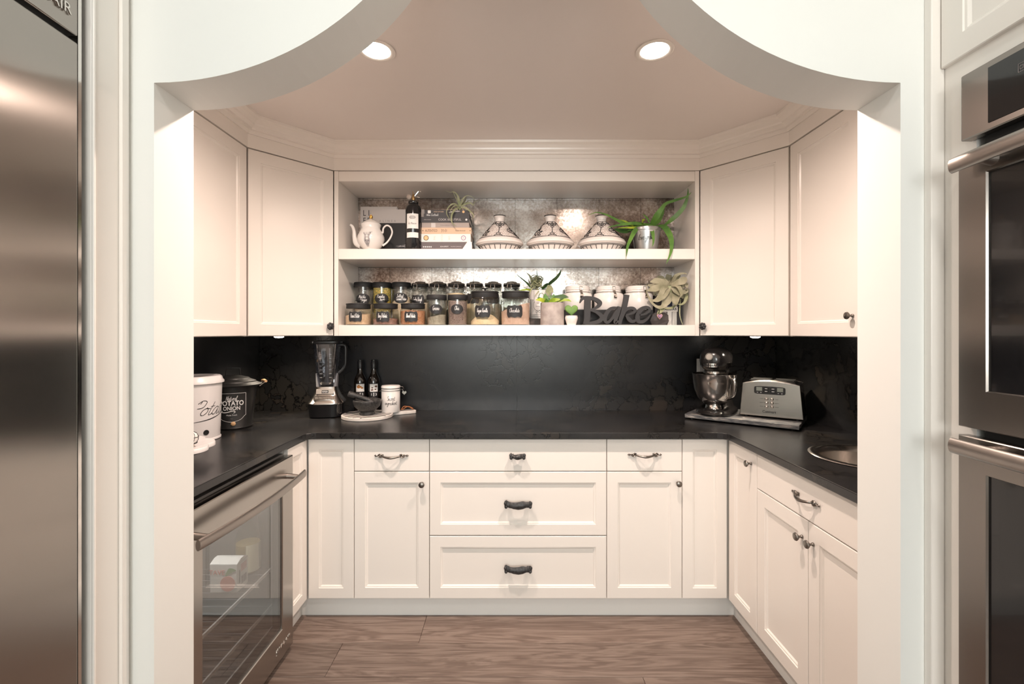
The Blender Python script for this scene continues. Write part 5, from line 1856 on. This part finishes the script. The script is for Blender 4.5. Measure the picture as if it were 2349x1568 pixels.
cl_specs = ((964, 'clamp-lid jar labelled Cookie Dough behind the Almond Probiotic jar', 'beige', .13, ['Cookie Dough']),
            (1005, 'clamp-lid glass jar behind the Greens jar', 'green', .10, None),
            (1047, 'clamp-lid glass jar of pale flour behind the Chia jar', 'vanilla', .185, None),
            (1089, 'clamp-lid glass jar behind the Vegan Vanilla jar, on the Chia side', 'vanilla', .165, ['']),
            (1131.5, 'clamp-lid glass jar between the Vegan Vanilla and Chocolate jars', 'beige', .12, ['']),
            (1174, 'clamp-lid glass jar behind the Chocolate jar', 'beige', .10, None))
for i, (px, lab, mat, hh, lines) in enumerate(cl_specs):
    t = thing('clamp_jar', lab, 'jar', ((px - PX) * YR / F, YR, SH2), (-22, 0, 4, -10, -2, -16)[i], 'clamp-lid glass jars in the back row')
    r = .0515
    MB().lathe([(r * .95, 0), (r, .006), (r, .185), (r * .97, .198), (r * .88, .206), (r * .88, .226), (r * .92, .230)], n=40, cap1=False).build('glass_body', jar_glass, t, ang=50)
    fill(t, stuffs[mat], r - .0025, .004, [hh, hh + .002, hh + .002], 20 + i)
    for z in (.212, .219):
        MB().torus((0, 0, z), r * .895, .0016, 36, 6).build('glass_ring', jar_glass, t)
    MB().lathe([(r * .90, .2305), (r * .97, .232), (r * .97, .239), (r * .92, .2405)], n=40).build('seal', black_matte, t, ang=35)
    MB().lathe([(r * .95, .241), (r * .98, .244), (r * .93, .249), (r * .60, .253), (r * .56, .258), (r * .3, .261), (.0001, .2615)], n=40).build('lid', thin_glass('lid_glass', (.35, .33, .31), .05, .15, .6) if i == 0 else bpy.data.materials['lid_glass'], t, ang=40)
    wr = MB()
    for s in (-1, 1):
        wr.tube(sm3([(s * .010, -r * .99, .242), (s * .011, -r * 1.03, .236), (s * .012, -r * 1.02, .226), (s * .009, -r * 1.0, .216), (s * .004, -r * .98, .208)]), .0014, 6)
    wr.tube([(-.010, -r * .985, .2425), (.010, -r * .985, .2425)], .0014, 6)
    wr.torus((0, 0, .2085), r * .90, .0012, 36, 5)
    wr.build('wire_clasp', chrome, t)
    if lines is not None:
        jar_label(t, r, .148 if lines[0] else .158, R(14 if lines[0] else 0), 'bracket', .040, .031, [s for s in lines if s])

# white pot with print, on a dark riser
t = tag(MB().box(.085, .245, 2.672, 2.815, SH2, SH2 + .037).build('wooden_riser', dark_wood, bev=.002), 'low dark wooden riser under the crest-printed pot', 'riser')
t = thing('potted_plant', 'spiky curly air plant in a white crest-printed pot on the riser', 'plant', (.168, 2.742, SH2 + .0371))
vp = [(.058, 0), (.064, .003), (.068, .120), (.0700, .160), (.0710, .166), (.066, .166), (.062, .15)]
MB().lathe(vp, n=44, cap1=False).build('pot', ceramic, t, ang=40)
MB().lathe([(.0001, .150), (.0625, .150)], n=20, cap0=False, cap1=False).build('soil', dark_wood, t)
vf = on_profile(vp[1:4], 0, R(-16), .001)
pm = MB()
for z in (.014, .024):
    pm.ribbon([(-.09 + k * .006, z) for k in range(31)], .0014, 0, 0)
pm.ribbon([(-.020, .100), (-.028, .088), (-.026, .066), (-.012, .050), (0, .046), (.012, .050), (.026, .066), (.028, .088), (.020, .100)], .0022, 0, 4)
for s in (-1, 1):
    pm.ribbon([(s * .006, .052), (s * .014, .040), (s * .006, .036), (s * .002, .044)], .0016, 0, 3)
    pm.ribbon([(s * .004, .092), (s * .008, .100)], .0014, 0, 0)
pm.ribbon([(0, .086), (0, .104)], .0016, 0, 0)
pm.ribbon([(-.008, .090), (.008, .090)], .0014, 0, 0)
pm.build('crest_print', grey_ink, t, mapf=lambda u, v, w: vf(u, v), flat=True)
text('lettering', 'PARIS', .010, grey_ink, t, mapf=lambda u, v, w: vf(u, v + .072))
O2, S2 = (1180, 610), 11.2
leaves(t, deep_leaf, O2, S2, 2.735, [
    ([(480, 590), (400, 520), (330, 440), (200, 330), (100, 250), (60, 205)], [.010, .012, .010, .007, .004, .001], 2.69),
    ([(840, 520), (900, 450), (980, 385), (1080, 300), (1165, 190), (1198, 92)], [.010, .018, .020, .018, .012, .001], 2.66),
    ([(600, 480), (595, 330), (582, 200), (574, 112)], [.010, .008, .005, .001], 2.74),
    ([(430, 600), (330, 580), (215, 540)], [.006, .005, .001], 2.70),
    ([(700, 580), (800, 500), (860, 440)], [.016, .022, .006], 2.72),
    ([(900, 560), (980, 640), (1075, 715)], [.006, .005, .001], 2.66),
])
leaves(t, lime_leaf, O2, S2, 2.712, [([(440, 620), (340, 605), (220, 612), (108, 622)], [.008, .012, .010, .001], 2.665)])
leaves(t, airplant, O2, S2, 2.712, [
    ([(520, 560), (460, 400), (400, 260), (300, 160)], [.014, .018, .012, .001], 2.70),
    ([(880, 480), (895, 560), (880, 660), (905, 770)], [.012, .030, .034, .004], 2.64),
    ([(930, 500), (975, 600), (985, 700)], [.008, .014, .002], 2.64),
    ([(560, 600), (470, 560), (410, 660), (395, 770)], [.006, .008, .006, .001], 2.635),
    ([(580, 560), (620, 640), (560, 720), (520, 780)], [.006, .007, .005, .001], 2.635),
    ([(600, 480), (450, 470), (420, 600)], [.005, .006, .001], 2.65),
    ([(520, 460), (640, 420), (700, 480), (790, 470)], [.005, .006, .004, .001], 2.66),
])
rc = random.Random(4)
inv = t.matrix_basis.inverted()
cu_ = MB()
for k in range(60):
    a = rc.uniform(0, 2 * math.pi)
    c = Vector((580 + 130 * math.cos(a) * rc.random(), 400 + 120 * math.sin(a) * rc.random()))
    rad = rc.uniform(35, 105)
    a0 = rc.uniform(0, 6.28)
    ln_ = rc.uniform(1.8, 4.2)
    y_ = rc.uniform(2.66, 2.75)
    cu_.tube([inv @ P(O2[0] + (c.x + rad * math.cos(a0 + ln_ * i / 9)) / S2, O2[1] + (c.y + rad * math.sin(a0 + ln_ * i / 9)) / S2, y_ + .004 * i) for i in range(10)], [.0018, .0026, .0020, .0008], 5)
o = cu_.build('curly_leaves', airplant, t)
o['kind'] = 'stuff'

t = thing('potted_plant', 'low green and yellow succulent in a round concrete pot', 'plant', (.2245, 2.598, SH2))
conc = speckled('concrete', (.30, .26, .245), (.45, .40, .375), 22, .8, bmp=.15)
MB().lathe([(.064, 0), (.066, .002), (.066, .122), (.0645, .124), (.058, .124), (.056, .11)], n=44, cap1=False).build('pot', conc, t, ang=40)
MB().lathe([(.0001, .112), (.057, .112)], n=20, cap0=False, cap1=False).build('soil', dark_wood, t)
leaves(t, lime_leaf, O2, S2, 2.60, [
    ([(840, 930), (700, 868), (545, 868)], [.022, .026, .002], 2.55),
    ([(870, 930), (990, 880), (1170, 855)], [.020, .032, .006], 2.545),
    ([(1050, 920), (1250, 868), (1380, 872), (1465, 915)], [.010, .018, .014, .001], 2.56),
])
leaves(t, aloe_green, O2, S2, 2.60, [
    ([(900, 930), (820, 900), (800, 860)], [.03, .036, .010], 2.55),
    ([(870, 930), (800, 800), (790, 705)], [.022, .030, .003], 2.60),
    ([(930, 920), (1000, 800), (1010, 715)], [.022, .026, .003], 2.61),
    ([(800, 920), (660, 840), (590, 815)], [.014, .018, .002], 2.58),
])
leaves(t, deep_leaf, O2, S2, 2.60, [
    ([(950, 920), (1090, 830), (1250, 785), (1395, 800)], [.022, .036, .030, .002], 2.58),
    ([(900, 920), (930, 820), (900, 730)], [.026, .034, .004], 2.62),
    ([(980, 900), (1070, 800), (1200, 770)], [.02, .028, .004], 2.62),
])
inv = t.matrix_basis.inverted()
MB().tube([inv @ P(O2[0] + a / S2, O2[1] + b / S2, 2.585) for a, b in ((625, 850), (628, 760), (660, 705), (710, 695), (750, 725), (760, 800))], [.0022, .0018, .001], 6).build('tendril', deep_leaf, t)

t = thing('heart_cactus', 'single heart-shaped green leaf in a tiny white pot', 'plant', (.3265, 2.562, SH2))
MB().lathe([(.0235, 0), (.025, .002), (.0345, .034), (.0350, .042), (.0325, .050), (.0335, .052), (.030, .052), (.028, .045)], n=36, cap1=False).build('pot', ceramic, t, ang=50)
MB().lathe([(.0001, .046), (.0285, .046)], n=16, cap0=False, cap1=False).build('soil', dark_wood, t)
ht = []
for k in range(44):
    a = 2 * math.pi * k / 44
    x, z = 16 * math.sin(a) ** 3, 13 * math.cos(a) - 5 * math.cos(2 * a) - 2 * math.cos(3 * a) - math.cos(4 * a)
    ht.append((x * .00228, z * .00222 + .083))
rs = []
for s_, y_ in ((.80, -.0055), (.94, -.0042), (1.0, 0), (.94, .0042), (.80, .0055)):
    rs.append([(x * s_, y_, .083 + (z - .083) * s_) for x, z in ht])
MB().rings(rs).build('leaf', speckled('heart_green', (.09, .20, .035), (.16, .30, .06), 24, .45), t, ang=60)

# white canisters on a black riser, BAKE sign in front
tag(MB().box(.300, .806, 2.655, 2.835, SH2, SH2 + .0878).build('black_riser', black_matte, bev=.002), 'long black riser under the three white canisters', 'riser')
YC = 2.745
cc = None
for i, (px, lab, rz) in enumerate(((1324.5, 'white clamp-lid canister nearest the heart leaf', 8), (1395.5, 'white clamp-lid canister in the middle of the three', 14), (1463.5, 'white clamp-lid canister beside the curling grey plant', 16))):
    if cc is None:
        cc = thing('canister', lab, 'canister', (0, 0, 0), 0, 'white clamp-lid canisters on the riser')
        MB().lathe([(.082, 0), (.0855, .004), (.0855, .088), (.082, .098), (.070, .102), (.0695, .106)], n=48).build('body', ceramic, cc, ang=50)
        MB().lathe([(.0695, .1065), (.0715, .109), (.0715, .114), (.0695, .116)], n=48).build('rim', ceramic, cc, ang=50)
        ld = MB().lathe([(.0695, .118), (.0720, .120), (.0720, .126), (.070, .1275), (.0720, .129), (.0715, .137), (.066, .142), (.0001, .144)], n=48).build('lid', ceramic, cc, ang=40)
        MB().torus((0, 0, .117), .0705, .0012, 48, 6).build('seal', ceramic, cc)
        MB().torus((0, 0, .1045), .0708, .0013, 48, 6).build('wire_band', chrome, cc)
        wr = MB()
        for s in (-1, 1):
            wr.tube(sm3([(s * .007, -.0715, .136), (s * .009, -.076, .130), (s * .008, -.076, .118), (s * .006, -.0735, .108)]), .0013, 6)
        wr.tube([(-.007, -.072, .1365), (.007, -.072, .1365)], .0013, 6)
        wr.build('wire_clasp', chrome, cc)
        lv = MB()
        lv.rings([[(x * w, y_, z) for x, w in ((-1, w_h), (1, w_h))] + [(w_h, y_ - .002, z), (-w_h, y_ - .002, z)] for z, w_h, y_ in ((.114, .006, -.0780), (.102, .0065, -.0800), (.090, .007, -.0930), (.074, .0105, -.0925), (.068, .007, -.0910))])
        lv.build('clasp_lever', chrome, cc)
        wr2 = MB().tube(sm3([(.070, .0, .104), (.082, 0, .108), (.084, 0, .116), (.074, 0, .128)]), .002, 6)
        wr2.build('wire_hinge', chrome, cc)
        o = cc
    else:
        o = copy_tree(cc)
    o.location = ((px - PX) * YC / F, YC, SH2 + .0879)
    o.rotation_euler = (0, 0, R(rz))
    o['label'] = lab

YW = 2.562
bake = MB()


def bstroke(pts, w, d=.0):
    pts = [Vector(((1320 + p[0] / 13.05 - PX) * YW / F, (PY - 650 - p[1] / 13.05) * YW / F + H, 0)) for p in pts]
    pts = smooth(pts, 6)
    m = len(pts)
    L, Rr = [], []
    for i, p in enumerate(pts):
        tt = (pts[min(i + 1, m - 1)] - pts[max(i - 1, 0)]).normalized()
        nrm = Vector((-tt.y, tt.x, 0)) * (interp(w, i / (m - 1)) / 13.05 * YW / F / 2)
        L.append(p + nrm)
        Rr.append(p - nrm)
    zm = lambda q: max(q, SH2 + .0003)
    rs = [[(a.x, YW - d, zm(a.y)), (a.x, YW + .024, zm(a.y)), (b.x, YW + .024, zm(b.y)), (b.x, YW - d, zm(b.y))] for a, b in zip(L, Rr)]
    bake.rings(rs)


bstroke([(372, 430), (368, 620), (360, 850), (345, 1080), (300, 1226)], [180, 190, 190, 180, 150], .0)
bstroke([(140, 580), (230, 440), (420, 430), (610, 475), (735, 575), (690, 680), (560, 755), (440, 790)], [14, 100, 105, 115, 135, 95, 60, 40], .0004)
bstroke([(440, 790), (620, 850), (780, 970), (765, 1085), (610, 1160), (330, 1200)], [60, 80, 130, 125, 110, 70], .0007)
bstroke([(1330, 735), (1110, 735), (965, 850), (885, 1000), (895, 1120), (965, 1160), (1080, 1070), (1220, 860), (1310, 705)], [60, 90, 110, 125, 105, 85, 80, 95, 90], .001)
bstroke([(1320, 690), (1265, 900), (1200, 1090), (1195, 1170), (1300, 1120)], [100, 115, 110, 90, 40], .0013)
bstroke([(1545, 335), (1505, 560), (1435, 850), (1360, 1050), (1320, 1230)], [150, 145, 135, 120, 90], .0016)
bstroke([(1430, 900), (1560, 755), (1715, 740), (1785, 805), (1715, 880), (1510, 945)], [60, 90, 95, 95, 75, 40], .0019)
bstroke([(1520, 945), (1610, 1075), (1715, 1135), (1840, 1080)], [70, 115, 95, 50], .0022)
bstroke([(1920, 945), (2100, 905), (2215, 800), (2180, 725), (2060, 725), (1925, 830), (1855, 1000), (1885, 1120), (2000, 1145), (2150, 1060), (2250, 925)], [45, 60, 85, 90, 105, 125, 140, 125, 95, 65, 25], .0025)
o = bake.build('lettering', M('sign_black', (.028, .028, .030), .6), None, ang=30)
t = thing('bake_sign', 'black cut-out script sign reading Bake in front of the canisters', 'sign', (.555, YW, SH2))
o.parent = t
o.location = (-.555, -YW, -SH2)
MB().box(-.165, .145, .004, .022, .0002, .006).build('base_strip', black_matte, t)

# books and box at the end of the lower shelf
def spine(lab, x0, x1, z1, yf, dp, cover, rz=0):
    cx = (x0 + x1) / 2
    t = thing('book', lab, 'book', (cx, yf, SH2), rz, 'books standing at the end of the lower shelf')
    w, h = (x1 - x0) / 2, z1 - SH2
    MB().rings([[(-w, 0, z), (w, 0, z), (w, dp, z), (w - .002, dp, z), (w - .002, .003, z), (-w + .002, .003, z), (-w + .002, dp, z), (-w, dp, z)] for z in (0, h)]).build('cover', cover, t)
    MB().box(-w + .0022, w - .0022, .0032, dp - .003, .002, h - .003).build('pages', white_print, t)
    return t, w, h


YP = 2.70
qx = lambda px: (px - PX) * YP / F
navy = M('book_navy', (.02, .035, .09), .4)
spine('black book spine beside the white canister', qx(1502.5), qx(1517), SH2 + .175, YP, .14, bk_slate)
spine('grey white book spine second from the canisters', qx(1518), qx(1530.5), SH2 + .165, YP, .14, bk_grey)
t, w, h = spine('dark navy book spine with a small silver mark', qx(1531.5), qx(1541.5), SH2 + .17, YP, .14, navy)
patch(MB(), 0, .040, .004, .005).build('spine_print', pale_ink, t, mapf=lambda u, v, w_: (u, -.0005, v), flat=True)
spine('white book spine behind the little name plate', qx(1542.2), qx(1552.5), SH2 + .185, YP, .14, bk_white)
spine('black book spine last before the shelf side', qx(1553.2), qx(1564), SH2 + .165, YP, .14, bk_slate)
t = thing('name_plate', 'small white plate with black capitals in front of the book spines', 'plate', ((1537 - PX) * 2.66 / F, 2.66, SH2))
MB().box(-.044, .044, 0, .006, .078, .106).build('plate', white_print, t, bev=.001)
MB().box(-.012, .012, .006, .030, 0, .095).build('stand', white_print, t)
text('lettering', 'FABULOUS', .0185, ink, t, (0, -.0002, .092), (90, 0, 0), .0003, 'CENTER', sx=.82, bold=.0006)

# faceted planter with the curling plant
YX = 2.60
t = thing('faceted_planter', 'dark faceted stone planter with a purple heart front', 'planter', ((1513 - PX) * YX / F, YX, SH2))
rp = random.Random(9)
rs = []
for z, r in ((0, .042), (.026, .058), (.055, .050), (.070, .030)):
    rs.append([(r * math.cos(2 * math.pi * j / 6 + z * 9), r * .75 * math.sin(2 * math.pi * j / 6 + z * 9), z) for j in range(6)])
MB().rings(rs).build('body', M('dark_stone', (.05, .045, .045), .45), t, ang=5)
hp_ = [(x * .42, (z - .083) * .48) for x, z in ht]
MB().prism(hp_, -.0035, .0035, lambda a, b, d: (-.016 + a, -.050 + d, .048 + b)).build('heart_rim', M('rose_gold', (.80, .48, .38), .3, 1.0), t)
MB().prism([(a * .84, b * .84) for a, b in hp_], -.0045, -.0036, lambda a, b, d: (-.016 + a, -.050 + d, .048 + b)).build('heart_front', speckled('amethyst', (.10, .05, .14), (.42, .26, .40), 120, .3), t)
t = thing('curling_plant', 'broad grey green curling air plant above the faceted planter', 'plant', P(1537, 662, 2.63))
O5, S5 = (1480, 620), 12.06
leaves(t, xero, O5, S5, 2.63, [
    ([(700, 420), (640, 320), (650, 210), (665, 110)], [0.0189, 0.0351, 0.0405, 0.0297], 2.70),
    ([(660, 410), (540, 295), (420, 205), (330, 172)], [0.0189, 0.0324, 0.0378, 0.0054], 2.68),
    ([(640, 420), (480, 310), (300, 288), (135, 322)], [0.0189, 0.0324, 0.0378, 0.0041], 2.62),
    ([(620, 440), (430, 450), (250, 500), (65, 565)], [0.0189, 0.0378, 0.0405, 0.0054], 2.59),
    ([(650, 440), (520, 480), (440, 640), (330, 790), (190, 828), (60, 650), (35, 380)], [0.0189, 0.0324, 0.0270, 0.0189, 0.0135, 0.0081, 0.0014], 2.545),
    ([(670, 450), (580, 590), (480, 720), (330, 828), (205, 850)], [0.0216, 0.0351, 0.0324, 0.0216, 0.0014], 2.55),
    ([(750, 560), (690, 700), (590, 850), (470, 1005), (300, 990), (130, 820), (50, 650)], [0.0243, 0.0432, 0.0459, 0.0216, 0.0162, 0.0108, 0.0014], 2.54),
    ([(720, 420), (850, 555), (960, 650), (1000, 705), (930, 770)], [0.0189, 0.0351, 0.0270, 0.0135, 0.0014], 2.56),
    ([(720, 410), (870, 410), (960, 500), (1000, 650), (960, 730)], [0.0189, 0.0270, 0.0243, 0.0162, 0.0014], 2.55),
    ([(730, 400), (900, 330), (1050, 280), (1200, 230)], [0.0189, 0.0378, 0.0459, 0.0216], 2.56),
    ([(720, 400), (780, 265), (870, 172), (975, 132)], [0.0189, 0.0297, 0.0351, 0.0081], 2.69),
    ([(760, 440), (900, 520), (1050, 578), (1190, 560), (1215, 480)], [0.0189, 0.0351, 0.0378, 0.0216, 0.0027], 2.58),
    ([(800, 600), (850, 720), (830, 880), (870, 950)], [0.0243, 0.0432, 0.0351, 0.0081], 2.55),
    ([(960, 640), (1070, 715), (1130, 780), (1080, 850)], [0.0189, 0.0351, 0.0297, 0.0054], 2.60),
    ([(760, 330), (840, 160), (960, 92), (1100, 80), (1200, 110)], [0.0162, 0.0189, 0.0135, 0.0095, 0.0014], 2.57),
    ([(900, 480), (1010, 420), (1130, 400), (1190, 480)], [0.0189, 0.0324, 0.0297, 0.0054], 2.57),
    ([(600, 470), (420, 540), (280, 640), (330, 720)], [0.0189, 0.0297, 0.0216, 0.0027], 2.66),
    ([(560, 440), (380, 390), (200, 420), (70, 400)], [0.0189, 0.0297, 0.0297, 0.0081], 2.68),
    ([(1040, 180), (1010, 250), (1080, 330), (1150, 470)], [0.0041, 0.0068, 0.0068, 0.0014], 2.57),
])
leaves(t, airplant, O5, S5, 2.63, [
    ([(1140, 600), (1150, 700), (1100, 860), (1000, 940), (890, 922)], [.010, .016, .014, .010, .001], 2.57),
    ([(880, 940), (740, 1028), (600, 1050), (520, 1042)], [.006, .014, .012, .001], 2.56),
    ([(980, 780), (960, 1000), (960, 1250), (1030, 1490)], [.006, .007, .006, .003], 2.565),
    ([(620, 900), (520, 1040), (460, 1140), (380, 1200)], [.008, .010, .008, .004], 2.54),
    ([(420, 1000), (370, 1110), (340, 1200)], [.006, .008, .004], 2.54),
    ([(560, 960), (450, 1080), (400, 1190)], [.006, .010, .004], 2.54),
])
inv = t.matrix_basis.inverted()
MB().tube([inv @ P(1537, 658, 2.64), inv @ P(1530, 690, 2.625), inv @ P(1516, 713, 2.60)], [.020, .012, .009], 8).build('stem', airplant, t)
